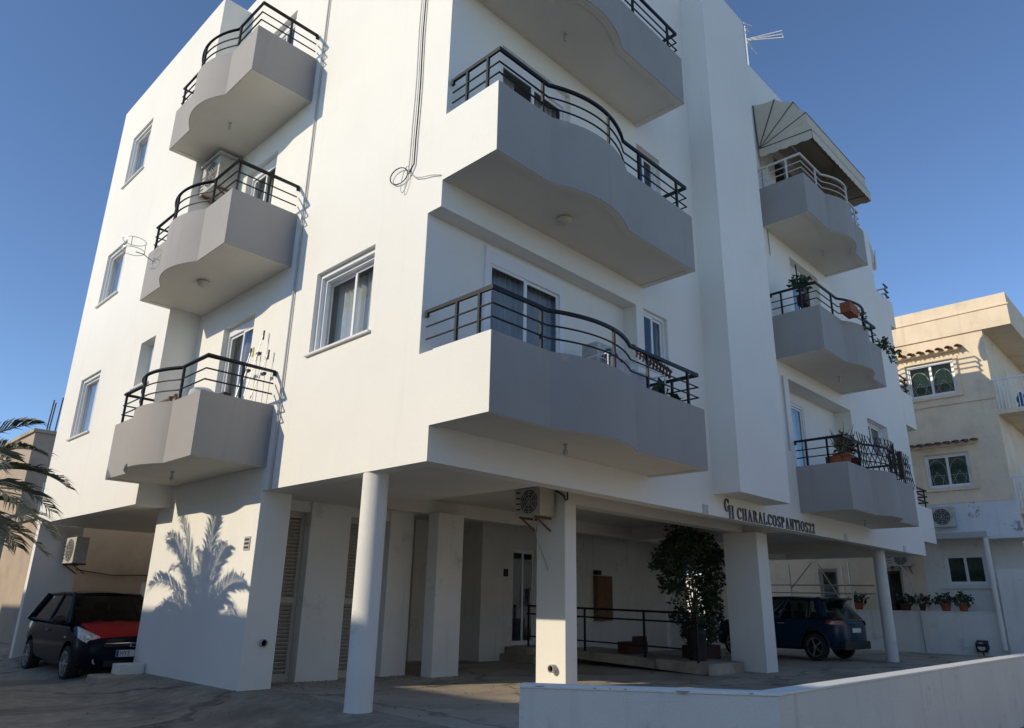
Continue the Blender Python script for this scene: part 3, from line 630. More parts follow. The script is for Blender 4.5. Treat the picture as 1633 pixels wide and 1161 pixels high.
a1 = ac_unit("air_conditioner", FX(3.40), 1.28, 1.84, 0, 0.34, 2.58, 3.03, "air conditioner on rusty brackets high on the front pillar under the building", base=(3.6, 1.5, 2.55))
MB().tube([(3.62, 1.62, 2.56), (3.70, 1.60, 2.2), (3.79, 1.45, 1.75)], 0.011, 6).build("hose", PVC, a1, smooth=True)
MB().tube([(3.74, 1.25, 3.0), (3.79, 1.12, 2.92), (3.80, 1.09, 2.84), (3.83, 1.07, 2.86), (3.84, 1.08, 3.0)], 0.014, 6).build("hose", BLACK, a1, smooth=True)
a2 = ac_unit("air_conditioner", FX(-0.45), 6.50, 7.32, 0, 0.40, 9.06, 9.70, "air conditioner above the middle left balcony under the slab", base=(-0.2, 7, 8.7))
MB().box(-0.50, -0.02, 6.44, 7.33, 9.702, 9.75).build("cover", FRAMEG, a2)
a3 = ac_unit("air_conditioner", FY(-0.34), 2.85, 3.62, 0, 0.30, 4.38, 4.98, "air conditioner standing behind the lowest front balcony parapet", bracket=False, base=(3.2, -0.2, 3.36))
MB().box(2.9, 3.57, -0.3, -0.08, 3.37, 4.38).build("stand", FRAMEG, a3)
a4 = ac_unit("air_conditioner", FX(-0.02), 12.35, 13.15, 0, 0.28, 1.92, 2.5, "air conditioner on the far end wall beyond the dark hatchback", base=(0, 12.7, 1.9))
a5 = ac_unit("air_conditioner", FY(5.2), 14.2, 15.0, 0, 0.3, 2.3, 2.9, "air conditioner under the slab above the blue car", base=(14.6, 5.3, 2.3))

# ------------------------------------------------------------------ awning over the top right balcony
aw = thing("awning", (9.95, -0.05, 12.05), "cream fan-shaped canvas awning over the top right balcony", "awning")
x0, x1 = 9.93, 13.75; pv = (-0.06, 12.06); rad = 1.30
ang = [92, 67, 43, 20, -3]
prof = [(pv[0] - rad * math.cos(R(a)), pv[1] + rad * math.sin(R(a))) for a in ang]
full = []
for i in range(4):
    for k in range(5):
        t = k / 5; a = ang[i] + (ang[i + 1] - ang[i]) * t; rr = rad * (1 - 0.045 * math.sin(math.pi * t))
        full.append((pv[0] - rr * math.cos(R(a)), pv[1] + rr * math.sin(R(a))))
full.append(prof[-1])
mb = MB()
for i in range(len(full) - 1):
    a, b = full[i], full[i + 1]
    mb.quad((x0, *a), (x1, *a), (x1, *b), (x0, *b))
    for xx in (x0, x1): mb.quad((xx, *pv), (xx, *a), (xx, *b))
cv = mb.build("canopy", CANVAS, aw)
md = cv.modifiers.new("solid", 'SOLIDIFY'); md.thickness = 0.006
for (y, z) in prof:
    MB().tube([(x0 - 0.005, *pv), (x0 - 0.005, y, z), (x1 + 0.005, y, z), (x1 + 0.005, *pv)], 0.014, 6).build("rib", RIBM, aw)
mb = MB(); e = prof[-1]; n = 60
for i in range(n):
    xa = x0 + (x1 - x0) * i / n; xb = x0 + (x1 - x0) * (i + 1) / n
    za = e[1] - 0.22 - 0.03 * abs(math.sin(math.pi * i / 4)); zb = e[1] - 0.22 - 0.03 * abs(math.sin(math.pi * (i + 1) / 4))
    mb.quad((xa, e[0] - 0.01, e[1]), (xb, e[0] - 0.01, e[1]), (xb, e[0] - 0.012, zb), (xa, e[0] - 0.012, za))
n = 20
for xx in (x0 - 0.004, x1 + 0.004):
    for i in range(n):
        ya = e[0] + (pv[0] - e[0]) * i / n; yb = e[0] + (pv[0] - e[0]) * (i + 1) / n
        za_ = e[1] + (pv[1] - e[1]) * i / n; zb_ = e[1] + (pv[1] - e[1]) * (i + 1) / n
        mb.quad((xx, ya, za_), (xx, yb, zb_), (xx, yb, zb_ - 0.22 - 0.03 * abs(math.sin(math.pi * (i + 1) / 4))), (xx, ya, za_ - 0.22 - 0.03 * abs(math.sin(math.pi * i / 4))))
mb.build("valance", CANVAS, aw)
aw2 = thing("awning", (17.8, 0.5, 12.5), "small grey folded awning on the far end of the building near the beige house", "awning")
mb = MB(); pf = [(17.81, 12.9), (18.15, 12.6), (18.45, 12.15), (18.4, 11.85), (18.2, 11.75), (17.95, 12.05)]
n = len(mb.v); k = len(pf)
mb.v += [(p[0], 0.05, p[1]) for p in pf] + [(p[0], 0.22, p[1]) for p in pf]
mb.f.append(tuple(range(n, n + k))); mb.f.append(tuple(range(n + k, n + 2 * k)))
for i in range(k): j = (i + 1) % k; mb.f.append((n + i, n + j, n + k + j, n + k + i))
mb.build("canopy", CANVAS, aw2)
MB().tube([(18.42, 0.03, 12.55), (18.15, 0.03, 11.8)], 0.012, 6).build("rib", FRAMEG, aw2)

# ------------------------------------------------------------------ roof aerial
an = thing("roof_aerial", (11.2, 0.6, 14.6), "metal television aerial sticking up from the roof edge beside the stair tower", "aerial")
bx, by, bz = 11.35, 0.6, 16.75
MB().tube([(bx, by, 14.4), (bx, by, bz + 0.5)], 0.018, 6).build("mast", AERM, an)
dv = Vector((0.55, -0.83, 0.06)).normalized(); sv = Vector((0.83, 0.55, 0.0)).normalized(); uv = dv.cross(sv).normalized(); sv = uv.cross(dv)
B0 = Vector((bx, by, bz))
for q in (-1, 0, 1): MB().tube([B0 + uv * 0.02 * q, B0 + dv * 1.0 + uv * 0.12 * q], 0.017, 5).build("boom", AERM, an)
MB().tube([B0 + dv * 1.0 - uv * 0.13, B0 + dv * 1.03 - uv * 0.05 + sv * .1, B0 + dv * 1.03 + uv * 0.05 + sv * .1, B0 + dv * 1.0 + uv * 0.13], 0.014, 5).build("director", AERM, an)
for q in (-0.5, -0.3, -0.1, 0.1, 0.3, 0.5):
    MB().tube([B0 - dv * 0.05 + uv * q * 0.7 - sv * 0.3, B0 - dv * 0.02 + uv * q + sv * 0.05 + dv * abs(q) * 0.5], 0.016, 5).build("reflector_rod", AERM, an)

# ------------------------------------------------------------------ low white boundary wall
lw = thing("boundary_wall", (0.06, -4.0, -0.2), "low white rendered wall along the street in the foreground", "wall")
def offset_path(p, d):
    out = []
    for i, q in enumerate(p):
        q = Vector(q); n = Vector((0, 0))
        if i: t = (q - Vector(p[i - 1])).normalized(); n += Vector((-t.y, t.x))
        if i < len(p) - 1: t = (Vector(p[i + 1]) - q).normalized(); n += Vector((-t.y, t.x))
        n.normalize(); k = 1.0
        if 0 < i < len(p) - 1:
            t = (Vector(p[i + 1]) - q).normalized(); k = 1 / max(0.3, n.dot(Vector((-t.y, t.x))))
        out.append(q + n * d * k)
    return out
front = [(-1.05, -2.53), (0.06, -4.01), (19.0, -4.01)]
back = offset_path(front, 0.17)
mb = MB(); mb.prism([tuple(p) for p in front] + [tuple(p) for p in reversed(back)], -0.6, 0.632); mb.build("wall_body", WHITE2, lw)
f2 = offset_path(front, -0.008); b2 = offset_path(front, 0.178)
mb = MB(); mb.prism([tuple(p) for p in f2] + [tuple(p) for p in reversed(b2)], 0.633, 0.655); bevel(mb.build("coping", WHITE, lw), 0.006)

mb = MB()
dvec = (Vector(front[1]) - Vector(front[0])); nv = Vector((dvec.y, -dvec.x)).normalized() * 0.0105
for (f_, w_, h_) in ((0.64, 0.055, 0.022), (0.30, 0.012, 0.008), (0.42, 0.012, 0.008), (0.36, 0.008, 0.006), (0.90, 0.018, 0.008), (0.08, 0.04, 0.005)):
    c = Vector(front[0]) + dvec * f_; u = dvec.normalized()
    pts = [(c + u * w_ * a + nv, 0.652 + h_ * b) for a, b in ((-1, 0), (1, 0), (0.75, -0.5), (0.45, -1), (0.0, -1.1), (-0.5, -0.8), (-0.8, -0.4))]
    mb = MB(); n = len(pts); mb.v += [(p.x, p.y, z) for p, z in pts] + [(p.x - nv.x * .6, p.y - nv.y * .6, z) for p, z in pts]
    mb.f.append(tuple(range(n))); mb.f.append(tuple(range(2 * n - 1, n - 1, -1)))
    for i in range(n): j = (i + 1) % n; mb.f.append((i, j, n + j, n + i))
    mb.build("chipped_patch", CONC, lw)

# ------------------------------------------------------------------ beige house on the right
hs = thing("beige_house", (23, 0, 0), "beige three-storey house with tiled window canopies and a sunlit top", "house")
FH = FX(23.0)
hw = [(-0.66, 0.88, 8.55, 9.78), (-0.62, 0.74, 5.32, 6.45), (-0.58, 0.62, 2.12, 3.08), (2.0, 2.9, 0.1, 2.7), (4.2, 4.9, 0.1, 2.7)]
wall("wall", BEIGE, hs, FH, -1.70, 7.0, 4.80, 10.62, hw[:2], 0.25)
wall("wall", PEELW, hs, FX(22.97), -1.78, 1.25, 3.55, 4.80, (), 0.25)
wall("wall", WHITE2, hs, FX(22.99), -1.70, 1.25, 0.0, 3.55, [hw[2]], 0.25)
wall("wall", BEIGE, hs, FX(23.0), 1.25, 7.0, 0.0, 4.80, hw[3:], 0.25)
mb = MB(); mb.box(23.25, 33, -1.70, -1.45, 0.0, 10.62); mb.box(23.25, 33, 6.75, 7.0, 0, 10.62); mb.box(32.75, 33, -1.45, 6.75, 0, 10.62); mb.box(23.3, 32.7, -1.4, 6.7, 4.6, 4.75); mb.box(23.3, 32.7, -1.4, 6.7, 7.9, 8.05); mb.box(24.8, 24.9, -1.4, 6.7, 0, 10.6); mb.build("wall", BEIGE, hs)
mb = MB(); mb.box(22.94, 33.2, -2.58, 7.1, 10.62, 11.78); mb.build("roof", BEIGE, hs)
mb = MB(); mb.box(22.90, 22.939, -2.62, 7.1, 11.33, 11.38); mb.build("cornice", BEIGE, hs)
for z in (8.19, 4.79): MB().box(22.95, 22.999, -1.74, 7.0, z - 0.03, z + 0.03).build("string_course", BEIGE, hs)
for i, q in enumerate(hw[:3]):
    o = window(hs, FH if i < 2 else FX(22.99), *q, rec=0.06, gl=PANEG, cmat=CURTAIN, sill=False)
    mb = MB(); lbox(mb, FH, q[0] - 0.17, q[1] + 0.17, -0.07, -0.012, q[2] - 0.13, q[2] - 0.03)
    if i < 2:
        lbox(mb, FH, q[0] - 0.16, q[0] - 0.02, -0.045, 0.0, q[2] - 0.03, q[3] + 0.1); lbox(mb, FH, q[1] + 0.02, q[1] + 0.16, -0.045, 0.0, q[2] - 0.03, q[3] + 0.1); lbox(mb, FH, q[0] - 0.02, q[1] + 0.02, -0.044, 0.0, q[3] + 0.02, q[3] + 0.1)
    mb.build("surround", BEIGE if i < 2 else WHITE2, o)
    if i < 2:   # ornamental bars
        mb = MB(); wd = (q[1] - q[0]) / 2
        for k in range(2):
            cu = q[0] + wd * (k + 0.5)
            mb.tube([FH(cu + 0.42 * wd * math.cos(R(a)) , 0.045, q[2] + 0.45 + 0.5 * math.sin(R(a))) for a in range(0, 181, 15)], 0.005, 4)
            for s_ in (-1, 1): mb.tube([FH(cu, 0.045, q[2] + 0.55), FH(cu + s_ * 0.4 * wd, 0.045, q[2] + 0.1)], 0.005, 4); mb.tube([FH(cu + s_ * 0.16 * wd, 0.045, q[2] + 0.1), FH(cu + s_ * 0.30 * wd, 0.045, q[2] + 0.42)], 0.005, 4)
            mb.tube([FH(cu - wd * 0.43, 0.045, q[2] + 0.42), FH(cu + wd * 0.43, 0.045, q[2] + 0.42)], 0.005, 4)
        mb.build("window_grille", FRAMEG, o)
        zc = q[3] + (0.30 if i == 0 else 0.28)
        cn = MB(); lbox(cn, FH, q[0] - 0.30, q[1] + 0.30, -0.20, -0.001, zc - 0.03, zc - 0.005); cn = cn.build("tile_canopy", BEIGE, hs)
        tl = MB(); k0 = len(tl.v)
        for s_ in range(2):
            for a in range(0, 181, 30):
                rr = 0.105 if s_ == 0 else 0.085; x_ = -0.42 if s_ == 0 else -0.0; zz = 0.0 if s_ == 0 else 0.10
                tl.v += [(x_, rr * math.cos(R(a)), zz + rr * 0.85 * math.sin(R(a))), (x_, (rr - 0.02) * math.cos(R(a)), zz + (rr - 0.02) * 0.8 * math.sin(R(a)))]
        for a in range(6):
            p = k0 + a * 2; r2 = p + 14
            tl.f += [(p, p + 2, r2 + 2, r2), (p + 1, p + 3, r2 + 3, r2 + 1), (p, p + 2, p + 3, p + 1), (r2, r2 + 2, r2 + 3, r2 + 1)]
        src = None; nt_ = 8
        for k in range(nt_):
            u = q[0] - 0.30 + (q[1] - q[0] + 0.60) * k / (nt_ - 1)
            loc = Vector((23.0, u, zc + 0.0))
            if src is None:
                src = tl.build("tile", TILE, cn, smooth=True, base=(0, 0, 0)); src.location = loc - Vector((23, 0, 0))
            else: inst(src, "tile", cn, loc - Vector((23, 0, 0)))
# side balconies (facing the street) with white railings
for zz in (7.75, 4.45):
    mb = MB(); mb.box(23.0, 31.0, -2.65, -1.701, zz - 0.16, zz); o = mb.build("balcony", BEIGE, hs)
    MB().box(22.98, 31, -2.64, -2.59, zz + 1.0, zz + 1.05).build("top_rail", FRAME, o)
    MB().box(22.98, 23.03, -2.59, -1.72, zz + 1.0, zz + 1.05).build("top_rail", FRAME, o)
    src = None
    for k in range(9):
        if src is None: src = MB().box(-0.012, 0.012, -0.012, 0.012, 0, 1.0).build("baluster", FRAME, o, base=(0, 0, 0)); src.location = (0.01, -1.78 - 0.0, zz)
        else: inst(src, "baluster", o, (0.01, -1.78 - k * 0.10, zz))
    for k in range(30): inst(src, "baluster", o, (0.08 + k * 0.12, -2.615, zz))
MB().lathe((24.6, -2.2, 7.76), [(0.14, 0), (0.18, 0.3), (0.1, 0.45), (0.17, 0.62), (0.05, 0.85), (0, 0.86)], 12).build("balcony_ornament", BLUEP, hs, smooth=True)
# canopy and ground-floor details
mb = MB(); mb.box(21.7, 22.96, -1.0, 1.1, 3.56, 3.64); mb.build("canopy", WHITE2, hs)
mb = MB(); mb.box(21.66, 21.7, -1.02, 1.12, 3.50, 3.68); mb.build("canopy_fascia", FRAMEG, hs)
for y in (-0.95,): MB().tube([(21.75, y, 0.2), (21.75, y, 3.55)], 0.07, 12).build("canopy_post", WHITE2, hs, smooth=True)
mb = MB(); mb.prism([(21.72, -1.02), (22.98, -1.0), (22.98, -2.6), (21.72, -2.6)], 3.45, 3.52); mb.build("canopy", WHITE2, hs)
wall("wall", WHITE2, hs, FX(21.85), -3.2, -1.06, -0.3, 2.55, (), 0.2)
for q in hw[3:]: window(hs, FX(23.0), *q, rec=0.1, name="door", fr=FRAMEG, n=1, curtain=False, sill=False, gl=PANEG)
ac_unit("air_conditioner", FX(22.55), 0.02, 0.86, 0.0, 0.34, 3.96, 4.62, "air conditioner on the white canopy of the beige house", bracket=False, base=(22.7, 0.4, 3.65))
ac_unit("air_conditioner", FX(22.5), 1.5, 2.3, 0.0, 0.3, 2.72, 3.2, "dark air conditioner below the end balcony before the beige house", base=(22.7, 1.9, 2.7))
# garden wall in front of the house with planters on it
gw = thing("garden_wall", (22, 2, 0), "white garden wall with plant pots on top before the beige house", "wall")
MB().box(21.98, 22.16, -1.05, 13.0, -0.3, 1.25).build("wall_body", WHITE2, gw)
MB().box(21.96, 22.18, -1.06, 13.0, 1.251, 1.275).build("coping", WHITE, gw)
MB().box(24.0, 24.2, 8.4, 22.0, -0.3, 2.6).build("rear_wall", WHITE, gw)
MB().tube([(21.93, 1.28, 0.02), (21.93, 1.30, 1.3), (21.95, 1.45, 2.2), (22.3, 1.8, 2.75)], 0.022, 8).build("pipe", PVC, gw, smooth=True)

# ------------------------------------------------------------------ plants
def leafy(mb, c, rx, ry, rz_, n, size, up=0.2):
    for _ in range(n):
        while True:
            p = Vector((random.uniform(-1, 1), random.uniform(-1, 1), random.uniform(-1, 1)))
            if p.length < 1: break
        q = Vector((c[0] + p.x * rx, c[1] + p.y * ry, c[2] + p.z * rz_))
        d = Vector((random.gauss(0, 1), random.gauss(0, 1), random.gauss(-0.2, 0.7))).normalized(); s_ = d.orthogonal().normalized()
        s_ = (Quaternion(d, random.uniform(0, 6.3)) @ s_)
        L_ = size * random.uniform(0.7, 1.3)
        nrm = d.cross(s_) * 0.12 * L_
        mb.quad(q, q + d * L_ * 0.45 + s_ * L_ * 0.27 + nrm, q + d * L_, q + d * L_ * 0.45 - s_ * L_ * 0.27 + nrm)
def pot(parent_or_none, x, y, z, r, h, material, name="pot"):
    mb = MB(); mb.lathe((x, y, z), [(r * 0.68, 0), (r * 0.9, h * 0.8), (r * 1.02, h * 0.8), (r * 1.02, h), (r * 0.88, h), (r * 0.84, h * 0.86), (0, h * 0.86)], 18)
    return mb.build(name, material, parent_or_none, smooth=True)
bush = thing("potted_ficus", (9.85, 2.05, 0), "dark leafy ficus bush in a terracotta planter beside the white pillar", "plant")
bx, by = 9.25, 2.1
mb = MB(); mb.box(9.02, 9.88, 1.86, 2.30, 0.20, 0.48); bevel(mb.build("planter", TERRAD, bush), 0.02)
rng = random.Random(3)
mb = MB(); tips = []
for k in range(7):
    a = rng.uniform(0, 6.3); tx = bx + rng.uniform(-0.7, 0.75); tz = rng.uniform(1.7, 2.8); ty = by + rng.uniform(-0.3, 0.3)
    pts = [(9.4 + rng.uniform(-.08, .08), by, 0.45), (9.35 + (tx - 9.35) * 0.35, by + (ty - by) * .4, 0.45 + (tz - .45) * .5), (tx, ty, tz)]
    mb.tube(pts, [0.022, 0.015, 0.006], 6); tips.append(pts)
mb.build("stem", BARK, bush, smooth=True)
mb = MB()
for (cx, cz, rx, rz_, n) in ((8.75, 2.45, 0.32, 0.36, 330), (9.25, 2.55, 0.50, 0.32, 480), (9.8, 2.45, 0.42, 0.28, 380), (10.2, 2.3, 0.30, 0.24, 190), (8.40, 2.2, 0.32, 0.30, 260), (8.1, 2.05, 0.16, 0.07, 45), (8.55, 1.75, 0.26, 0.26, 190),
                         (9.92, 1.85, 0.24, 0.40, 380), (9.85, 1.20, 0.26, 0.42, 420), (8.95, 1.05, 0.22, 0.22, 120), (9.45, 0.75, 0.42, 0.28, 420), (8.85, 1.45, 0.15, 0.3, 80), (8.95, 2.05, 0.22, 0.16, 60), (8.85, 2.88, 0.10, 0.10, 40), (9.75, 2.75, 0.12, 0.1, 40), (9.2, 1.65, 0.4, 0.3, 22)):
    leafy(mb, (cx, by, cz), rx * 1.06, 0.40, rz_ * 1.06, int(n * 2.3), 0.095)
mb.build("crown", LEAF, bush)
tb = thing("trough_planter", (8.65, 3.7, 0.25), "pair of dark red trough planters on the ramp behind the railing", "planter")
MB().box(8.4, 9.1, 3.2, 3.5, 0.25, 0.50).build("trough", TERRAD, tb); MB().box(8.5, 9.0, 3.15, 3.19, 0.51, 0.62).build("trough", TERRAD, tb)
bn = thing("rubbish_bin", (8.85, 1.65, 0.2), "dark rounded bin beside the ficus planter", "bin")
MB().lathe((8.72, 1.75, 0.21), [(0.17, 0), (0.2, 0.5), (0.21, 0.52), (0.2, 0.56), (0.12, 0.64), (0, 0.66)], 18).build("bin_body", PLASTIC, bn, smooth=True)
ml = thing("letter_boxes", (11.1, 6.0, 0.9), "brown wooden letter boxes on the wall by the entrance", "letter box")
MB().box(10.85, 11.5, 5.90, 6.049, 0.86, 2.0).build("cabinet", WOOD, ml)
for k in range(2):
    for j in range(3): MB().box(10.88 + k * 0.31, 11.16 + k * 0.31, 5.885, 5.899, 0.90 + j * 0.36, 1.22 + j * 0.36).build("box_door", WOOD, ml)
MB().box(10.86, 11.05, 5.92, 6.049, 2.02, 2.14).build("meter", PLASTIC, ml)
tag(MB().box(7.42, 7.55, 6.02, 6.049, 1.85, 2.02).build("intercom", PLASTIC), "small dark intercom panel on the wall left of the entrance door", "intercom")

# pots on the garden wall
wallpots = [(3.25, 0.17, 0.22, 'b'), (2.25, 0.2, 0.2, 'g'), (1.75, 0.2, 0.22, 'b'), (1.25, 0.12, 0.2, 's'), (0.55, 0.16, 0.24, 'b'), (0.05, 0.15, 0.24, 'b')]
names_ = {0: "round leafy plant in a terracotta pot on the garden wall nearest the column", 1: "spiky agave in a pot on the garden wall", 2: "broad low leafy plant in a pot beside the agave on the garden wall", 3: "small dark plant in a slim pot at the middle of the garden wall",
          4: "leafy plant in a terracotta pot, second from the white post on the garden wall", 5: "leafy plant in the terracotta pot closest to the white canopy post"}
for i, (y, r_, h_, kind) in enumerate(wallpots):
    t = thing("potted_plant", (22.07, y, 1.28), names_[i], "potted plant", "pots on the garden wall")
    pot(t, 22.07, y, 1.28, r_, h_, TERRA if i in (0, 4, 5) else TERRAD)
    mb = MB()
    if kind == 'g':
        for k in range(16):
            a = random.uniform(0, 6.3); e_ = random.uniform(0.1, 0.5); L_ = random.uniform(0.5, 0.8); b = Vector((22.07, y, 1.46)); d = Vector((math.cos(a) * e_, math.sin(a) * e_, 1)).normalized(); s_ = d.orthogonal().normalized() * 0.03
            mb.quad(b - s_, b + s_, b + d * L_ * 0.6 + s_ * 0.7, b + d * L_, b + d * L_ * 0.6 - s_ * 0.7)
    else: leafy(mb, (22.07, y, 1.28 + h_ + 0.12), 0.22, 0.30, 0.20, 170, 0.12)
    mb.build("foliage", LEAF, t)
sp = thing("floodlight", (21.8, -0.35, 0.05), "black floodlight on the ground against the garden wall", "lamp")
MB().obox((21.8, -0.35, 0.28), (0.13, 0.0, 0.05), (0, 0.15, 0), (-0.03, 0, 0.12)).build("housing", PLASTIC, sp)
MB().tube([(21.8, -0.35, 0.0), (21.8, -0.35, 0.2)], 0.02, 6).build("stake", PLASTIC, sp)
MB().lathe((21.66, -0.35, 0.27), [(0.0, 0.0), (0.11, 0.0), (0.12, 0.02)], 16, 'x').build("lens", LENS, sp)

# metal pipe frame behind the blue car
pf_ = thing("pipe_frame", (19.5, 4, 0), "white metal pipe frame standing behind the blue car", "frame")
for (x, y) in ((19.8, 2.6), (19.8, 4.6), (20.8, 3.2)): MB().tube([(x, y, 0), (x, y, 2.7)], 0.03, 8).build("upright", STEEL, pf_)
for z in (1.75, 2.0): MB().tube([(19.8, 1.9, z), (19.8, 6.5, z + 0.05)], 0.024, 8).build("cross_bar", STEEL, pf_)
MB().tube([(19.8, 4.6, 1.9), (19.8, 3.8, 2.75)], 0.022, 8).build("brace", STEEL, pf_); MB().tube([(19.8, 2.6, 0.9), (19.8, 3.6, 2.7)], 0.022, 8).build("brace", STEEL, pf_)

# ------------------------------------------------------------------ palm on the left
palm = thing("palm_tree", (-3.85, 6.95, -0.2), "feathery date palm at the left edge before the apartment block", "palm")
mb = MB(); pts = []; rs = []
for i in range(26):
    z = -0.2 + 2.55 * i / 25; pts.append((-3.85, 6.95, z)); rs.append(0.19 + 0.03 * (i % 2) + (0.05 if i > 21 else 0))
mb.tube(pts, rs, 12); mb.build("trunk", BARK, palm)
rng = random.Random(11)
def frond(az, el, L_, droop, seed):
    r2 = random.Random(seed); mb = MB(); base = Vector((-3.85, 6.95, 2.40)); d = Vector((math.cos(az) * math.cos(el), math.sin(az) * math.cos(el), math.sin(el)))
    p = base.copy(); n = 30; pts = [p.copy()]; dirs = [d.copy()]
    for i in range(n):
        p = p + d * (L_ / n); d = (d + Vector((0, 0, -droop * (0.4 + 1.2 * i / n) / n))).normalized(); pts.append(p.copy()); dirs.append(d.copy())
    mb.tube(pts, [0.022 * (1 - 0.85 * i / n) for i in range(n + 1)], 5)
    for i in range(3, n + 1):
        for half in (0, 0.5):
            f_ = (i + half * 0.9) / n
            if i == n and half: continue
            q = pts[i] + dirs[i] * (half * L_ / n); dd = dirs[i]; side = dd.cross(Vector((0, 0, 1))).normalized(); upv = side.cross(dd).normalized()
            ll = 0.48 * math.sin(math.pi * min(1, 0.12 + 0.86 * (1 - abs(f_ - 0.45) / 0.6) * 0.55 + 0.05)) * r2.uniform(0.85, 1.1) * (1.0 if f_ < 0.75 else 1.25 - f_ * 0.75 + 0.35)
            for s_ in (-1, 1):
                ld = (dd * 0.75 + side * s_ * 0.75 + upv * r2.uniform(0.1, 0.4)).normalized()
                wv_ = dd.cross(ld).cross(ld).normalized() * 0.014
                mid = q + ld * ll * 0.55; tip = q + ld * ll + Vector((0, 0, -0.10 * ll - 0.05))
                mb.quad(q - wv_ * 0.6, q + wv_ * 0.6, mid + wv_, tip, mid - wv_)
    return mb.build("frond", LEAFP, palm)
fr_list = [(-0.95, 0.50, 2.2, 1.7), (-0.55, 0.35, 2.2, 1.5), (-1.25, 0.75, 2.2, 1.6), (-0.75, 0.85, 2.1, 1.4), (-0.25, 0.75, 2.2, 1.6), (-0.45, 1.05, 2.0, 1.2), (-1.05, 0.15, 2.0, 1.2), (-0.35, 0.05, 2.0, 1.0), (0.25, 0.6, 2.2, 1.5), (0.7, 0.9, 2.2, 1.3), (1.2, 0.7, 2.2, 1.4), (1.0, 1.15, 2.2, 1.1), (1.7, 0.6, 2.2, 1.5), (1.5, 1.05, 2.2, 1.2), (2.3, 0.5, 2.2, 1.5), (2.9, 0.8, 2.2, 1.4), (-2.0, 0.6, 2.1, 1.5), (-2.6, 0.8, 2.1, 1.4), (3.3, 0.4, 2.1, 1.5), (0.5, 0.25, 2.1, 1.3), (1.3, 0.3, 2.1, 1.3)]
for i, (a, e_, L_, dr) in enumerate(fr_list): frond(a, e_, L_, dr, i)

# ------------------------------------------------------------------ houses left and behind
fh = thing("far_beige_house", (2.5, 30, 0), "far beige house with rusty rebar on its roof behind the palm", "house")
wall("wall", PEACH, fh, FY(30), 2.5, 12, -0.3, 7.95, [(3.2, 4.3, 4.6, 5.9), (5.5, 6.6, 4.6, 5.9), (3.2, 4.3, 1.4, 2.7)], 0.25)
for q in ((3.2, 4.3, 4.6, 5.9), (5.5, 6.6, 4.6, 5.9), (3.2, 4.3, 1.4, 2.7)): window(fh, FY(30), *q, rec=0.1)
mb = MB(); mb.box(2.5, 2.75, 30.25, 40, -0.3, 7.95); mb.box(11.75, 12, 30.25, 40, -.3, 7.95); mb.box(2.75, 11.75, 39.75, 40, -.3, 7.95); mb.build("wall", PEACH, fh)
mb = MB(); mb.box(2.4, 12.1, 29.9, 40.1, 7.951, 8.1); mb.build("roof", CONC, fh)
for (x, y, h_) in ((3.0, 30.5, 1.5), (3.35, 30.6, 1.7), (3.7, 30.5, 1.3), (3.2, 31.0, 1.5), (3.6, 31.1, 1.6)):
    MB().tube([(x, y, 8.0), (x + 0.05, y, 8.1 + h_)], 0.03, 5).build("rebar", RUST, fh)
rh = thing("peach_house", (0.35, 14.5, 0), "peach rendered single-storey house behind the dark hatchback", "house")
wall("wall", PEACH, rh, FY(14.55), 0.2, 7.0, -0.3, 3.2, [(2.35, 3.2, 0.0, 1.65)], 0.2)
mb = MB(); mb.box(0.2, 0.4, 14.75, 20, -.3, 3.2); mb.box(6.8, 7.0, 14.75, 20, -.3, 3.2); mb.box(0.4, 6.8, 19.8, 20, -.3, 3.2); mb.build("wall", PEACH, rh)
mb = MB(); mb.box(0.1, 7.1, 14.45, 20.1, 3.201, 3.35); mb.build("roof", CONC, rh)
MB().box(2.36, 3.19, 14.6, 14.66, 0.0, 1.64).build("door", FRAME, rh)
MB().tube([(0.25, 14.52, 1.95), (0.9, 14.52, 1.82), (1.6, 14.52, 1.74), (2.6, 14.52, 1.78), (3.4, 14.52, 1.8)], 0.012, 5).build("cable", BLACK, rh)
oh = thing("opposite_house", (-18, 10, 0), "white two-storey house across the street on the sunny side", "house")
zt = 1.03 + 14 * 0.469
wall("wall", WHITE, oh, FY(-6), -24, -14, -0.3, zt, [(-22, -20.5, 1, 2.4), (-18, -16.5, 1, 2.4), (-22, -20.5, 4.2, 5.6), (-18, -16.5, 4.2, 5.6)], 0.25)
for q in ((-22, -20.5, 1, 2.4), (-18, -16.5, 1, 2.4), (-22, -20.5, 4.2, 5.6), (-18, -16.5, 4.2, 5.6)): window(oh, FY(-6), *q)
mb = MB(); mb.box(-14.25, -14, -5.75, 24, -0.3, zt); mb.box(-24, -23.75, -5.75, 24, -0.3, zt); mb.box(-23.75, -14.25, 23.75, 24, -.3, zt); mb.build("wall", WHITE, oh)
mb = MB(); mb.box(-23.75, -14.25, -5.75, 23.75, zt - 0.3, zt - 0.1); mb.build("roof", CONC, oh)

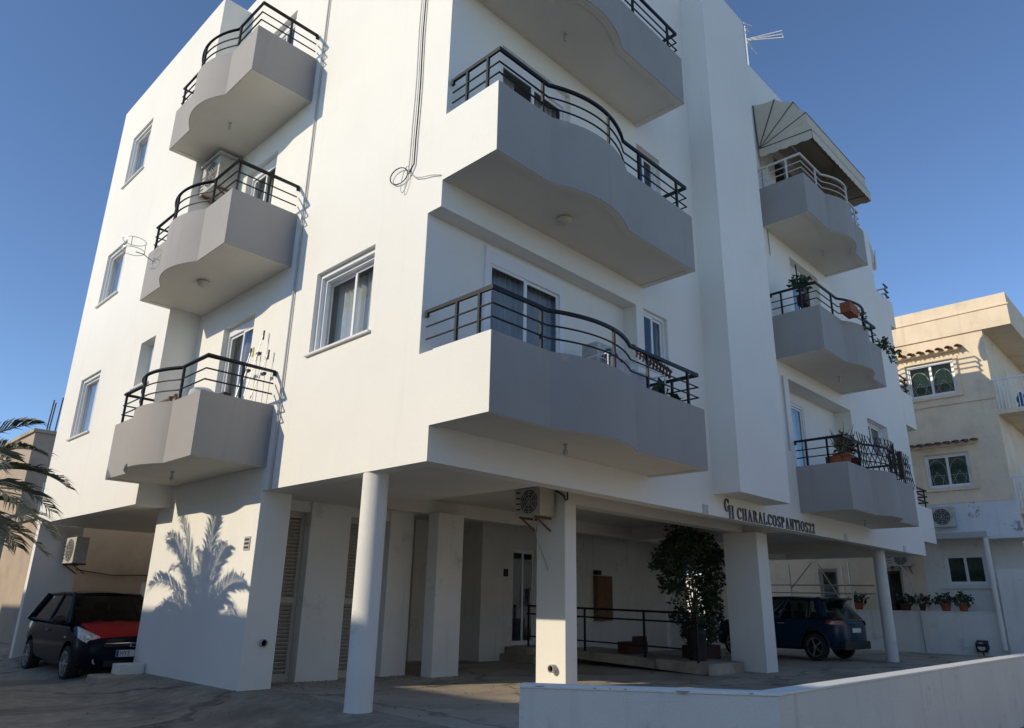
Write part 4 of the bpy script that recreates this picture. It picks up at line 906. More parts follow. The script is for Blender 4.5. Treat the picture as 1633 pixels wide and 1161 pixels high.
for k, (xa, xb, hh) in enumerate(((-16, -3, 6.6), (-1, 13, 7.4), (15, 29, 6.4), (31, 48, 7.0))):  # unseen houses added for bounced sun; the last screens bright horizon reflections
    sh = thing("street_house", (xa, -17, 0), ["white low house across the street, behind the camera to the left", "white two-storey house straight behind the camera", "white house across the street, behind the camera to the right", "white house across the street, last in the row to the right"][k], "house", "houses across the street")
    hol = []
    FS = (lambda u, s_, z: (u, -17 - s_, z))
    for z in (1.0, 4.1):
        x = xa + 1.5
        while x < xb - 2.5: hol.append((x, x + 1.3, z, z + 1.3)); x += 3.1
    wall("wall", WHITE, sh, FS, xa, xb, -0.3, hh, hol, 0.25)
    for q in hol: window(sh, FS, *q, rec=0.1, curtain=False)
    mb = MB(); mb.box(xa, xa + 0.25, -27, -17.25, -0.3, hh); mb.box(xb - 0.25, xb, -27, -17.25, -0.3, hh); mb.box(xa + 0.25, xb - 0.25, -27, -26.75, -0.3, hh); mb.build("wall", WHITE, sh)
    MB().box(xa + 0.25, xb - 0.25, -26.75, -17.25, hh - 0.4, hh - 0.2).build("roof", CONC, sh)

eh = thing("street_end_house", (-14, 28, 0), "beige house at the end of the side street left of the palm", "house")  # unseen house added to cut bright horizon reflections on the hatchback
hol = [(-12.5, -11.2, 1, 2.4), (-8.5, -7.2, 1, 2.4), (-12.5, -11.2, 4.2, 5.6), (-8.5, -7.2, 4.2, 5.6)]
wall("wall", PEACH, eh, FY(28), -16, -4, -0.3, 7.5, hol, 0.25)
for q in hol: window(eh, FY(28), *q, rec=0.1)
mb = MB(); mb.box(-16, -15.75, 28.25, 40, -0.3, 7.5); mb.box(-4.25, -4, 28.25, 40, -0.3, 7.5); mb.box(-15.75, -4.25, 39.75, 40, -0.3, 7.5); mb.build("wall", PEACH, eh)
MB().box(-15.75, -4.25, 28.25, 39.75, 7.1, 7.3).build("roof", CONC, eh)

# ------------------------------------------------------------------ cars
def loft_body(name, st, parent, material, wheels, wr):
    prof = lambda hw, zb, zs, zt_: [(0.0, zb), (hw * 0.80, zb), (hw * 0.96, zb + 0.05), (hw, zb + 0.20), (hw * 1.005, zb + (zs - zb) * 0.62), (hw * 0.985, zs - 0.06), (hw * 0.93, zs), (hw * 0.62, zs + (zt_ - zs) * 0.72), (0.0, zt_)]
    mb = MB(); K = 16
    for (y, hw, zb, zs, zt_) in st:
        p = prof(hw, zb, zs, zt_)
        ring = [(x_, y, z) for (x_, z) in p] + [(-x_, y, z) for (x_, z) in reversed(p[1:-1])]
        mb.v += ring
    for i in range(len(st) - 1):
        for j in range(K):
            a = i * K + j; b = i * K + (j + 1) % K; mb.f.append((a, b, b + K, a + K))
    mb.f.append(tuple(range(K))); mb.f.append(tuple(reversed(range((len(st) - 1) * K, len(st) * K))))
    o = mb.build(name, material, parent)
    md = o.modifiers.new("sub", 'SUBSURF'); md.levels = 2; md.render_levels = 2
    cuts = []
    for (y, z) in wheels:
        cm = MB().lathe((0, y, z), [(wr, -1.2), (wr, 1.2)], 32, 'x').build("cutter", PLASTIC)
        md = o.modifiers.new("cut", 'BOOLEAN'); md.operation = 'DIFFERENCE'; md.object = cm; md.solver = 'EXACT'; cuts.append(cm)
    dg = bpy.context.evaluated_depsgraph_get(); me = bpy.data.meshes.new_from_object(o.evaluated_get(dg))
    o.modifiers.clear(); o.data = me
    for c in cuts: bpy.data.objects.remove(c, do_unlink=True)
    me.polygons.foreach_set("use_smooth", [True] * len(me.polygons)); me.set_sharp_from_angle(angle=R(35))
    return o
def split_faces(o, test, name, material, parent):
    bm = bmesh.new(); bm.from_mesh(o.data); keep = [f for f in bm.faces if test(f.calc_center_median(), f.normal)]
    b2 = bm.copy(); idx = {f.index for f in keep}
    bmesh.ops.delete(bm, geom=keep, context='FACES'); bm.to_mesh(o.data); bm.free()
    b2.faces.ensure_lookup_table(); bmesh.ops.delete(b2, geom=[f for f in b2.faces if f.index not in idx], context='FACES')
    me = bpy.data.meshes.new(name); b2.to_mesh(me); b2.free(); me.materials.clear(); me.materials.append(material)
    me.polygons.foreach_set("use_smooth", [True] * len(me.polygons)); 
    n = bpy.data.objects.new(name, me); COL.objects.link(n); n.parent = parent; ORG[n.name] = Vector()
    return n
def panel(c4, off, material, parent, name, bulge=0.0, inset=0.0, n=8):
    """smooth glass panel through four corners (lower a,b  upper c,d)"""
    a, b, c, d = [Vector(p) for p in c4]; nrm = (b - a).cross(d - a).normalized()
    mid = (a + b + c + d) / 4
    if nrm.dot(mid - Vector((0, mid.y * 0.6, 0.9))) < 0: nrm = -nrm
    mb = MB()
    for i in range(n + 1):
        for j in range(n + 1):
            u = inset + (1 - 2 * inset) * i / n; v = inset + (1 - 2 * inset) * j / n
            p = (a * (1 - u) + b * u) * (1 - v) + (d * (1 - u) + c * u) * v
            mb.v.append(tuple(p + nrm * (off + bulge * 16 * u * (1 - u) * v * (1 - v))))
    for i in range(n):
        for j in range(n): q = i * (n + 1) + j; mb.f.append((q, q + n + 1, q + n + 2, q + 1))
    o = mb.build(name, material, parent, smooth=True)
    return o
def wheel(parent, x, y, r, side, spokes):
    mb = MB(); w_ = 0.10
    mb.lathe((x, y, r), [(r * 0.66, -w_), (r * 0.9, -w_ * 1.02), (r * 0.985, -w_ * 0.8), (r, -w_ * 0.4), (r, w_ * 0.4), (r * 0.985, w_ * 0.8), (r * 0.9, w_ * 1.02), (r * 0.66, w_)], 36, 'x', False)
    t = mb.build("wheel", RUBBER, parent, smooth=True)
    mb = MB(); f_ = x + side * w_ * 0.85
    mb.lathe((f_, y, r), [(r * 0.68, -0.02), (r * 0.70, 0.02 * side), (r * 0.64, 0.02 * side), (r * 0.62, -0.03 * side)], 32, 'x', False)
    for k in range(spokes):
        a = 2 * math.pi * k / spokes; d = Vector((0, math.cos(a), math.sin(a))); s_ = Vector((0, -math.sin(a), math.cos(a)))
        mb.obox(Vector((f_, y, r)) + d * r * 0.37, d * r * 0.30, s_ * r * 0.055, Vector((0.012, 0, 0)))
    mb.lathe((f_, y, r), [(0.0, 0.025 * side), (r * 0.14, 0.02 * side), (r * 0.15, -0.02 * side)], 16, 'x', False)
    mb.build("rim", ALLOY, t, smooth=True)
    mb = MB(); mb.lathe((x + side * w_ * 0.35, y, r), [(0.0, 0.0), (r * 0.66, 0.0)], 24, 'x'); mb.build("brake_disc", PLASTIC, t)
def seats(parent, xs_, y, z, h=0.62):
    for x in xs_:
        mb = MB(); mb.box(x - 0.23, x + 0.23, y - 0.10, y + 0.06, z, z + h); mb.box(x - 0.13, x + 0.13, y - 0.12, y - 0.02, z + h + 0.03, z + h + 0.22); bevel(mb.build("seat", PLASTIC, parent), 0.05, 3)
def stroke_text(parent, txt_, F, x, z, h, material):
    S = {"M": [[(0, 0), (0, 1), (.4, .45), (.8, 1), (.8, 0)]], "Y": [[(0, 1), (.35, .5), (.7, 1)], [(.35, .5), (.35, 0)]], "E": [[(.6, 0), (0, 0), (0, 1), (.6, 1)], [(0, .5), (.5, .5)]]}
    for ch in txt_:
        mb = MB()
        for pl in S[ch]: mb.tube([F(x + p[0] * h * 0.75, z + p[1] * h) for p in pl], h * 0.07, 4)
        mb.build("letter", material, parent); x += h * 0.85

def hatch():
    t = thing("parked_hatchback", (0, 0, 0), "dark blue hatchback with a red bonnet parked left of the building", "car", "parked cars", rz=0.001)
    st = [(1.93, 0.52, 0.30, 0.58, 0.62), (1.90, 0.66, 0.24, 0.66, 0.71), (1.78, 0.775, 0.20, 0.73, 0.79), (1.5, 0.825, 0.19, 0.81, 0.88), (1.2, 0.84, 0.19, 0.88, 0.97), (0.95, 0.845, 0.19, 0.93, 1.01), (0.0, 0.845, 0.19, 0.94, 0.99), (-1.2, 0.84, 0.20, 0.96, 1.0), (-1.65, 0.82, 0.24, 0.96, 1.0), (-1.85, 0.76, 0.28, 0.94, 0.97), (-1.90, 0.62, 0.34, 0.86, 0.88)]
    b = loft_body("body", st, t, NAVY, ((1.22, 0.30), (-1.24, 0.30)), 0.36)
    split_faces(b, lambda c, n: 0.92 < c.y < 1.84 and n.z > 0.35 and abs(c.x) < 0.66 and c.z > 0.66, "bonnet", REDP, t)
    B = [(0.73, 1.02, 0.955), (-0.73, 1.02, 0.955), (-0.56, 0.22, 1.455), (0.56, 0.22, 1.455)]
    Rr = [(0.73, -1.80, 0.95), (-0.73, -1.80, 0.95), (-0.56, -1.52, 1.44), (0.56, -1.52, 1.44)]
    panel(B, 0.0, CARGLASS, t, "windscreen", 0.035); panel(Rr, 0.0, CARGLASS, t, "rear_window", 0.02)
    # roof
    mb = MB(); n = 10
    for i in range(n + 1):
        for j in range(n + 1):
            u = -1 + 2 * i / n; v = j / n; mb.v.append((0.575 * u, 0.24 - 1.78 * v, 1.452 + 0.055 * (1 - u ** 2) * (0.5 + 0.5 * math.sin(math.pi * v)) + 0.02 * math.sin(math.pi * v)))
    for i in range(n):
        for j in range(n): q = i * (n + 1) + j; mb.f.append((q, q + n + 1, q + n + 2, q + 1))
    ro = mb.build("roof", NAVY, t, smooth=True); md = ro.modifiers.new("s", 'SOLIDIFY'); md.thickness = 0.04; md.offset = -1
    for s_ in (-1, 1):
        lo = [(s_ * 0.80, 0.98, 0.95), (s_ * 0.815, -0.2, 0.965), (s_ * 0.80, -1.72, 0.98)]; hi = [(s_ * 0.585, 0.20, 1.44), (s_ * 0.60, -0.35, 1.46), (s_ * 0.58, -1.48, 1.43)]
        def pt(f_, g):
            k = min(1.999, f_ * 2); i = int(k); q = k - i
            a = Vector(lo[i]).lerp(Vector(lo[i + 1]), q); c = Vector(hi[i]).lerp(Vector(hi[i + 1]), q); return a.lerp(c, g)
        panel([pt(0.10, 0.02), pt(0.47, 0.02), pt(0.47, 0.93), pt(0.07, 0.93)], 0.0, CARGLASS, t, "side_window"); panel([pt(0.52, 0.02), pt(0.92, 0.02), pt(0.90, 0.93), pt(0.52, 0.93)], 0.0, CARGLASS, t, "side_window")
        for (f_, wd) in ((0.0, 0.05), (0.495, 0.03), (0.97, 0.07)): MB().tube([pt(f_, -0.05), pt(f_, 0.5), pt(f_, 1.0)], wd, 6).build("roof_pillar", NAVY, t, smooth=True)
        MB().tube([pt(0, 1), pt(0.25, 1.01), pt(0.5, 1.0), pt(0.75, 1.0), pt(1, 1)], 0.035, 6).build("roof_rail", NAVY, t, smooth=True)
        MB().tube([pt(0, -0.01), pt(0.25, -0.01), pt(0.5, -0.01), pt(0.75, -.01), pt(1, -0.01)], 0.025, 6).build("window_trim", PLASTIC, t, smooth=True)
        # headlight
        mb = MB(); a = [(s_ * 0.46, 1.865, 0.64), (s_ * 0.70, 1.80, 0.63), (s_ * 0.80, 1.60, 0.72), (s_ * 0.77, 1.38, 0.90), (s_ * 0.66, 1.60, 0.83), (s_ * 0.50, 1.79, 0.74)]
        c = Vector((s_ * 0.68, 1.72, 0.74)); mb.v += [tuple(c + Vector((s_ * 0.05, 0.06, 0.015)))] + [tuple(Vector(p) + Vector((s_ * 0.014, 0.014, 0.006))) for p in a]
        for i in range(6): mb.f.append((0, 1 + i, 1 + (i + 1) % 6))
        hl_ = mb.build("headlight", LENS, t, smooth=True)
        MB().lathe((s_ * 0.67, 1.785, 0.72), [(0.0, 0.02), (0.055, 0.015), (0.065, -0.03)], 16, 'y').build("reflector", CHROME, hl_, smooth=True)
        mb = MB(); mb.lathe((s_ * 0.97, 0.86, 1.0), [(0.0, -0.11), (0.06, -0.10), (0.085, -0.03), (0.08, 0.05), (0.03, 0.09), (0, 0.095)], 14, 'x'); mb.tube([(s_ * 0.80, 0.86, 0.96), (s_ * 0.92, 0.86, 0.97)], 0.025, 6); mb.build("mirror", PLASTIC, t, smooth=True)
        MB().lathe((s_ * 0.55, 1.895, 0.36), [(0.0, 0.01), (0.055, 0.01), (0.07, -0.03)], 14, 'y').build("fog_lamp", LENS, t, smooth=True)
        MB().box(s_ * 0.842 - 0.006, s_ * 0.842 + 0.006, 0.95, 1.03, 0.70, 0.73).build("side_repeater", LENS, t)
        MB().tube([(s_ * 0.853, -0.02, 0.80), (s_ * 0.87, -0.1, 0.80), (s_ * 0.853, -0.2, 0.80)], 0.012, 5).build("door_handle", NAVY, t)
        for y in (1.22, -1.24): wheel(t, s_ * 0.745, y, 0.29, s_, 8)
        MB().tube([(s_ * 0.35 - 0.25, 1.06, 0.985), (s_ * 0.35 + 0.25, 1.03, 0.99)], 0.01, 5).build("wiper", PLASTIC, t)
    mb = MB(); mb.tube([(-0.46, 1.90, 0.60), (0, 1.955, 0.61), (0.46, 1.90, 0.60)], 0.03, 6); mb.build("grille", PLASTIC, t); 
    MB().tube([(-0.44, 1.915, 0.635), (0, 1.965, 0.645), (0.44, 1.915, 0.635)], 0.008, 5).build("grille_trim", CHROME, t)
    MB().tube([(-0.045, 1.985, 0.585), (-0.04, 1.985, 0.64), (0.04, 1.985, 0.64), (0.045, 1.985, 0.585), (-0.045, 1.985, 0.585)], 0.007, 5).build("badge", CHROME, t)
    MB().box(-0.42, 0.42, 1.88, 1.925, 0.26, 0.36).build("lower_grille", PLASTIC, t)
    p = MB().box(-0.26, 0.26, 1.955, 1.968, 0.42, 0.53).build("number_plate", PLATE, t); MB().box(0.215, 0.258, 1.9685, 1.971, 0.423, 0.527).build("plate_band", PLATEB, p)
    stroke_text(p, "MYE", lambda u, z: (-u, 1.971, z), -0.19, 0.437, 0.075, PLASTIC)
    seats(t, (-0.36, 0.36), -0.25, 0.55); seats(t, (-0.36, 0.36), -1.15, 0.6, 0.5); MB().box(-0.7, 0.7, 0.55, 0.95, 0.7, 0.94).build("dashboard", PLASTIC, t)
    MB().tube([(0.36 + 0.17 * math.cos(a), 0.42, 0.95 + 0.17 * math.sin(a)) for a in [i * math.pi / 8 for i in range(17)]], 0.014, 6).build("steering_wheel", PLASTIC, t)
    MB().box(-0.70, 0.70, -1.7, 0.9, 0.3, 0.45).build("cabin_floor", PLASTIC, t)
    return t
h1 = hatch(); h1.location = (-0.02, 9.85, -0.20); h1.rotation_euler = (0, 0, math.pi - R(0.5))

def suv():
    t = thing("parked_suv", (0, 0, 0), "dark blue car parked nose-in under the building behind the white pillar", "car", "parked cars", rz=0.001)
    st = [(2.08, 0.55, 0.35, 0.70, 0.76), (2.0, 0.74, 0.28, 0.84, 0.90), (1.7, 0.85, 0.24, 0.95, 1.02), (1.1, 0.89, 0.24, 1.02, 1.10), (0.6, 0.895, 0.24, 1.05, 1.10), (-1.2, 0.895, 0.24, 1.06, 1.10), (-1.6, 0.885, 0.27, 1.07, 1.10), (-1.9, 0.84, 0.30, 1.06, 1.08), (-2.05, 0.76, 0.34, 1.0, 1.02), (-2.10, 0.62, 0.40, 0.92, 0.94)]
    loft_body("body", st, t, BLUE, ((1.30, 0.345), (-1.28, 0.345)), 0.415)
    panel([(0.76, 1.1, 1.06), (-0.76, 1.1, 1.06), (-0.6, 0.25, 1.58), (0.6, 0.25, 1.58)], 0, CARGLASS, t, "windscreen", 0.03)
    panel([(0.74, -2.0, 1.05), (-0.74, -2.0, 1.05), (-0.60, -1.55, 1.54), (0.60, -1.55, 1.54)], 0, CARGLASS, t, "rear_window", 0.03)
    mb = MB(); n = 10
    for i in range(n + 1):
        for j in range(n + 1):
            u = -1 + 2 * i / n; v = j / n; mb.v.append((0.615 * u, 0.27 - 1.92 * v, 1.575 + 0.05 * (1 - u ** 2) + 0.025 * math.sin(math.pi * v) - 0.03 * v))
    for i in range(n):
        for j in range(n): q = i * (n + 1) + j; mb.f.append((q, q + n + 1, q + n + 2, q + 1))
    ro = mb.build("roof", BLUE, t, smooth=True); md = ro.modifiers.new("s", 'SOLIDIFY'); md.thickness = 0.05; md.offset = -1
    MB().obox((0, -1.70, 1.555), (0.56, 0, 0), (0, 0.14, -0.02), (0, 0, 0.018)).build("spoiler", BLUE, t)
    for s_ in (-1, 1):
        lo = [(s_ * 0.85, 1.0, 1.05), (s_ * 0.86, -0.3, 1.06), (s_ * 0.83, -1.9, 1.08)]; hi = [(s_ * 0.62, 0.22, 1.56), (s_ * 0.63, -0.5, 1.58), (s_ * 0.60, -1.55, 1.53)]
        def pt(f_, g):
            k = min(1.999, f_ * 2); i = int(k); q = k - i
            a = Vector(lo[i]).lerp(Vector(lo[i + 1]), q); c = Vector(hi[i]).lerp(Vector(hi[i + 1]), q); return a.lerp(c, g)
        panel([pt(0.08, 0.02), pt(0.45, 0.02), pt(0.45, 0.93), pt(0.06, 0.93)], 0, CARGLASS, t, "side_window"); panel([pt(0.50, 0.02), pt(0.80, 0.02), pt(0.80, 0.93), pt(0.50, 0.93)], 0, CARGLASS, t, "side_window")
        for (f_, wd) in ((0.0, 0.05), (0.475, 0.035), (0.90, 0.12)): MB().tube([pt(f_, -0.06), pt(f_, 0.5), pt(f_, 1.0)], wd, 8).build("roof_pillar", BLUE, t, smooth=True)
        MB().tube([pt(0, 1), pt(0.25, 1.01), pt(0.5, 1.0), pt(0.75, 1.0), pt(1, 1)], 0.04, 6).build("roof_rail", BLUE, t, smooth=True)
        for y in (1.30, -1.28): wheel(t, s_ * 0.80, y, 0.345, s_, 5)
        mb = MB(); a = [(s_ * 0.88, -1.62, 0.93), (s_ * 0.86, -1.88, 0.90), (s_ * 0.70, -2.07, 0.90), (s_ * 0.66, -2.07, 1.0), (s_ * 0.82, -1.93, 1.04), (s_ * 0.89, -1.66, 1.02)]
        c = Vector((s_ * 0.84, -1.92, 0.97)); mb.v += [tuple(c)] + [tuple(Vector(p) + Vector((s_ * 0.012, -0.012, 0))) for p in a]
        for i in range(6): mb.f.append((0, 1 + i, 1 + (i + 1) % 6))
        mb.build("tail_lamp", REDL, t, smooth=True)
        MB().tube([(s_ * 0.86, -1.66, 0.345 + 0.0)] + [(s_ * 0.895, -1.28 + 0.43 * math.cos(R(a_)), 0.345 + 0.43 * math.sin(R(a_))) for a_ in range(0, 181, 12)], 0.028, 5).build("arch_trim", PLASTIC, t)
        MB().tube([(s_ * 0.905, -0.2, 0.92), (s_ * 0.925, -0.3, 0.92), (s_ * 0.905, -0.42, 0.92)], 0.013, 5).build("door_handle", CHROME, t)
        mb = MB(); mb.lathe((s_ * 1.0, 0.85, 1.10), [(0.0, -0.11), (0.07, -0.10), (0.09, 0), (0.05, 0.09), (0, 0.1)], 12, 'x'); mb.build("mirror", PLASTIC, t, smooth=True)
    MB().box(-0.80, 0.80, -2.11, -1.98, 0.30, 0.50).build("bumper", PLASTIC, t)
    MB().box(-0.26, 0.26, -2.118, -2.105, 0.72, 0.83).build("number_plate", PLATE, t)
    seats(t, (-0.38, 0.38), -0.2, 0.6, 0.65); seats(t, (-0.4, 0.4), -1.15, 0.62, 0.6); MB().box(-0.7, 0.7, 0.6, 1.0, 0.7, 1.0).build("dashboard", PLASTIC, t); MB().box(-0.75, 0.75, -1.8, 1, 0.35, 0.5).build("cabin_floor", PLASTIC, t)
    return t
s1 = suv(); s1.location = (15.39, 2.84, 0.0); s1.rotation_euler = (0, 0, R(-2)); s1.scale = (1.0, 0.89, 0.97)
kb = tag(bevel(MB().box(-0.62, -0.12, 7.0, 7.5, -0.25, 0.02).build("white_block"), 0.02) if False else MB().box(-0.42, -0.02, 7.25, 7.6, -0.02, 0.14).build("white_block", WHITE2), "small white painted block at the foot of the wall beside the hatchback", "block")
tag(bevel(MB().box(-0.75, -0.015, 7.1, 7.75, -0.3, -0.025).build("concrete_kerb_stone", CONC), 0.03), "rough grey concrete plinth under the small white block", "kerb")

# ------------------------------------------------------------------ things on the balconies
for i, (y, dx, ztop, mm_, lab) in enumerate(((4.70, -0.10, 5.22, PLASTIC, "black-tipped mop beside the yellow broom on the lowest left balcony wall"), (4.58, -0.12, 5.20, YEL, "broom with a yellow handle leaning on the lowest left balcony wall"),
                                     (4.36, -0.08, 5.46, PLASTIC, "tallest mop with a black handle leaning on the lowest left balcony wall"), (4.10, -0.08, 5.06, PLASTIC, "tilted broom stick nearest the corner of the lowest left balcony"))):
    t = thing("broom", (-0.35, y, 3.3), lab, "broom", "cleaning tools on the lowest left balcony")
    MB().tube([(-0.42, y + (0.25 if i == 3 else 0.06), 3.32), (dx, y, ztop)], 0.008, 6).build("handle", STEEL, t)
    MB().tube([(dx - 0.004, y, ztop - 0.14), (dx, y, ztop + 0.02)], 0.016, 6).build("grip", mm_, t)
    MB().obox((-0.42, y + (0.25 if i == 3 else 0.06), 3.36), (0.05, 0, 0), (0, 0.14, 0), (0, 0, 0.05)).build("head", PLASTIC, t)
    MB().box(dx - 0.07, dx - 0.02, y - 0.05, y + 0.05, ztop - 0.42, ztop - 0.38).build("hanger", PLASTIC, t)
tbl = thing("balcony_table", (-0.6, 4.6, 3.3), "white table with odds and ends on the lowest left balcony", "table")
MB().box(-0.95, -0.35, 4.15, 5.1, 4.13, 4.17).build("table_top", FRAME, tbl)
for (x, y) in ((-0.9, 4.2), (-0.4, 4.2), (-0.9, 5.05), (-0.4, 5.05)): MB().tube([(x, y, 3.3), (x, y, 4.13)], 0.02, 6).build("leg", FRAME, tbl)
tag(MB().lathe((-0.75, 4.85, 4.17), [(0.14, 0), (0.2, 0.1), (0.19, 0.2), (0.13, 0.24), (0, 0.25)], 14).build("wash_basin", CLOTH, None, smooth=True), "pale rounded laundry bundle on the balcony table", "bundle")
tag(bevel(MB().box(-0.62, -0.48, 4.35, 4.50, 4.171, 4.31).build("speaker_box", PLASTIC), 0.02), "small dark box on the balcony table by the brooms", "box")
ch = thing("folding_chair", (-0.9, 5.9, 3.3), "brown wooden folding chair leaning on the lowest left balcony parapet", "chair")
for k in range(5): MB().obox((-1.02 + 0.02 * k, 5.9, 4.17 + 0.045 * k), (0.012, 0, 0), (0, 0.42, 0), (0, 0, 0.018)).build("slat", WOOD, ch)
for y in (5.52, 6.28, 5.3): MB().tube([(-0.75, y, 3.3), (-0.98, y, 4.36)], 0.02, 4).build("leg", WOOD, ch)
MB().obox((-0.85, 6.1, 4.22), (0.22, 0, 0.02), (0, 0.45, 0), (0, 0, 0.02)).build("seat", WOOD, ch)
hoop = thing("wire_hoop", (-1.25, 7.05, 6.6), "wire hoop aerial fixed to the far end of the middle left balcony", "aerial")
for dz in (0, -0.2): MB().tube([(-1.55 + 0.2 * math.cos(a), 7.0 + 0.2 * math.sin(a), 7.5 + dz) for a in [i * math.pi / 10 for i in range(21)]], 0.006, 5).build("ring", STEEL, hoop)
MB().tube([(-1.16, 7.05, 7.0), (-1.18, 7.05, 7.25), (-1.36, 7.0, 7.3), (-1.5, 7.0, 7.3)], 0.01, 5).build("arm", STEEL, hoop)
for k in range(3): MB().tube([(-1.55 + 0.2 * math.cos(k * 2.1), 7 + 0.2 * math.sin(k * 2.1), 7.3), (-1.55 + 0.2 * math.cos(k * 2.1), 7 + 0.2 * math.sin(k * 2.1), 7.5)], 0.005, 4).build("stay", STEEL, hoop)
ld = thing("laundry_rack", (3.6, -0.6, 3.36), "wire drying rack with hanging laundry behind the lowest front balcony parapet", "laundry")
for y in (-0.35, -0.55, -0.75): MB().tube([(2.55, y, 4.62), (4.0, y, 4.62)], 0.008, 5).build("line", FRAME, ld)
for x in (2.55, 4.0): MB().tube([(x, -0.75, 3.36), (x, -0.75, 4.62), (x, -0.35, 4.62), (x, -0.35, 3.36)], 0.011, 5).build("leg", FRAME, ld)
MB().tube([(2.45, -0.85, 4.1), (2.45, -0.85, 4.50), (2.52, -0.85, 4.58), (2.62, -0.85, 4.57), (2.74, -0.85, 4.5)], 0.011, 6).build("hook", BLACK, ld)
GQ = FY(-0.78)
curtain_mesh(GQ, 2.60, 3.05, 0, 3.8, 4.61, 0.02, 0.22).build("cloth", CLOTH, ld, smooth=True)
curtain_mesh(FY(-0.6), 3.10, 3.75, 0, 3.9, 4.60, 0.03, 0.3).build("cloth", CLOTH, ld, smooth=True)
mb = MB()
for k in range(11):
    a = 2.95 + k * 0.085; zz = 4.72 - 0.012 * k
    mb.tube([(a, -0.92, zz + 0.08), (a + 0.02, -0.96, zz), (a + 0.03, -0.93, zz - 0.10)], 0.018, 5)
mb.tube([(2.88, -0.93, 4.78), (3.9, -0.93, 4.62)], 0.022, 6); mb.tube([(2.95, -0.94, 4.70), (3.85, -0.94, 4.52)], 0.012, 6)
mb.build("fringed_cloth", CLOTHR, ld)
pl2 = thing("potted_plant", (4.3, -0.6, 3.36), "dark leafy plant at the right end of the lowest front balcony", "potted plant")
pot(pl2, 4.2, -0.55, 3.37, 0.16, 0.5, TERRAD); mb = MB(); leafy(mb, (4.2, -0.55, 4.25), 0.18, 0.18, 0.28, 60, 0.22); mb.build("foliage", LEAF, pl2)
# right-hand balconies
p = thing("hanging_pot", (10.9, -1.25, 7.6), "terracotta flower pot hung on the rail of the middle right balcony", "potted plant")
MB().box(10.75, 11.25, -1.42, -1.20, 7.62, 7.86).build("box", TERRA, p)
mb = MB(); leafy(mb, (11.5, -1.36, 7.80), 0.5, 0.12, 0.08, 40, 0.08); leafy(mb, (11.75, -1.42, 7.55), 0.12, 0.08, 0.10, 25, 0.08); mb.build("foliage", LEAF, p)
p = thing("potted_plant", (10.15, -0.5, 7.0), "dark plant on a tall stand at the left end of the middle right balcony", "potted plant")
for k in range(3): MB().tube([(10.05 + 0.12 * math.cos(k * 2.1), -0.6 + 0.12 * math.sin(k * 2.1), 6.7), (10.05, -0.6, 8.1)], 0.012, 5).build("stand_leg", BLACK, p)
MB().tube([(10.05, -0.6, 8.0), (10.0, -0.6, 8.75)], 0.015, 5).build("stake", BLACK, p)
mb = MB(); leafy(mb, (10.15, -0.6, 8.35), 0.28, 0.22, 0.14, 90, 0.14); mb.build("foliage", LEAF, p)
tag(bevel(MB().box(10.35, 10.6, -0.6, -0.4, 7.9, 8.15).build("flower_pot", TERRAD), 0.02), "dark red pot on the middle right balcony beside the plant stand", "pot")
p = thing("trailing_plant", (13.6, -1.1, 7.5), "trailing plant overhanging the right end of the middle right balcony", "plant")
mb = MB(); leafy(mb, (13.75, -1.12, 7.72), 0.22, 0.15, 0.16, 90, 0.11); leafy(mb, (14.5, -1.15, 7.72), 0.35, 0.12, 0.08, 50, 0.11); leafy(mb, (14.3, -1.15, 7.45), 0.15, 0.1, 0.1, 16, 0.1); mb.build("foliage", LEAF, p)
MB().tube([(13.7, -1.12, 7.7), (14.2, -1.14, 7.75), (14.8, -1.15, 7.72)], 0.008, 5).build("stem", BARK, p); MB().tube([(13.8, -1.12, 7.7), (14.1, -1.14, 7.45), (14.4, -1.15, 7.42)], 0.007, 5).build("stem", BARK, p)
tr = thing("trellis", (12.6, -1.3, 4.2), "expanding wooden trellis screen on the lowest right balcony railing", "trellis")
ZT = 4.19; a = 10.3
def tw_(u):
    q = (u - (a + 2.05)) / 0.8; return -(1.10 + (0.24 * (1 - q * q) if abs(q) < 1 else 0)) - 0.015
us_ = [11.0 + 0.155 * i for i in range(24)]
for i, u in enumerate(us_):
    for s_, off in ((1, 0.0), (-1, -0.014)):
        u2 = u + s_ * 0.36
        u2c = max(10.95, min(14.52, u2)); f_ = (u2c - u) / (u2 - u)
        MB().tube([(u, tw_(u) + off, ZT), ((u + u2c) / 2, tw_((u + u2c) / 2) + off, ZT + 0.37 * f_), (u2c, tw_(u2c) + off, ZT + 0.74 * f_)], 0.007, 4).build("slat", WOODD, tr)
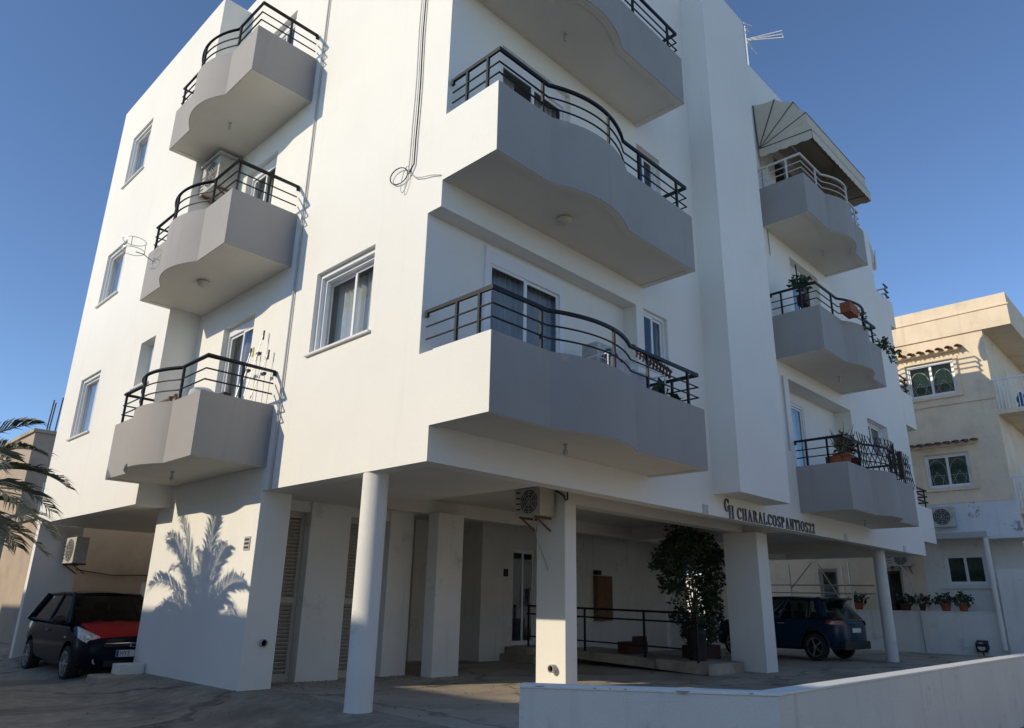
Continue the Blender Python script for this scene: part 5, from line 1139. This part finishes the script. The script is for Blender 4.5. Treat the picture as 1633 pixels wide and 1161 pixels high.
p = thing("potted_plant", (11.0, -0.8, 4.1), "dry twiggy plant in a terracotta pot behind the trellis", "potted plant")
pot(p, 10.75, -0.85, 4.02, 0.19, 0.42, TERRA)
mb = MB()
for k in range(34):
    e_ = Vector((random.gauss(0, 0.45), random.gauss(0, 0.3), 1)).normalized(); L_ = random.uniform(0.35, 0.75); b = Vector((10.75 + random.uniform(-.1, .5), -0.85, 4.4)); mb.tube([b, b + e_ * L_ * 0.6, b + e_ * L_ + Vector((random.uniform(-.15, .15), 0, 0))], [0.01, 0.007, 0.003], 4)
mb.build("twigs", LEAFD, p)
mb = MB(); leafy(mb, (11.0, -0.85, 4.72), 0.35, 0.2, 0.22, 170, 0.13); mb.build("foliage", LEAFD, p)
tag(pot(None, 11.25, -0.85, 3.95, 0.2, 0.45, TERRAD), "dark terracotta pot behind the left end of the trellis", "pot")
tag(pot(None, 10.58, -0.72, 3.36, 0.16, 1.0, TERRA), "tall orange pot at the corner of the lowest right balcony", "pot")
tag(MB().tube([(13.35, -1.24, 4.2), (13.35, -1.24, 4.85)], 0.05, 4).build("screen_board", WOODD), "dark wooden board fixed upright to the trellis", "board")

# ------------------------------------------------------------------ litter on the ground
rng = random.Random(21); mb = MB()
for _ in range(420):
    x = rng.uniform(-4.5, 4.0); y = rng.uniform(-2.0, 7.0)
    if 0 < x < 0.6 and y > 3.8: continue
    if rng.random() < 0.55: y = rng.choice((3.75, 4.3)) + rng.gauss(0, 0.25); x = rng.uniform(0.6, 4.0)
    z = max(ground_z(x, y), 0.0 if x > 0.6 else -9) + 0.006; a = rng.uniform(0, 6.3); l_ = rng.uniform(0.02, 0.05)
    d = Vector((math.cos(a), math.sin(a), rng.uniform(0, 0.3))) * l_; q = Vector((-math.sin(a), math.cos(a), 0)) * l_ * 0.4; p = Vector((x, y, z))
    mb.quad(p, p + d * 0.5 + q + Vector((0, 0, 0.008)), p + d, p + d * 0.5 - q)
o = mb.build("fallen_leaves", LEAFD); o["kind"] = "stuff"; o["label"] = "scattered dry leaves on the paving"; o["category"] = "leaves"
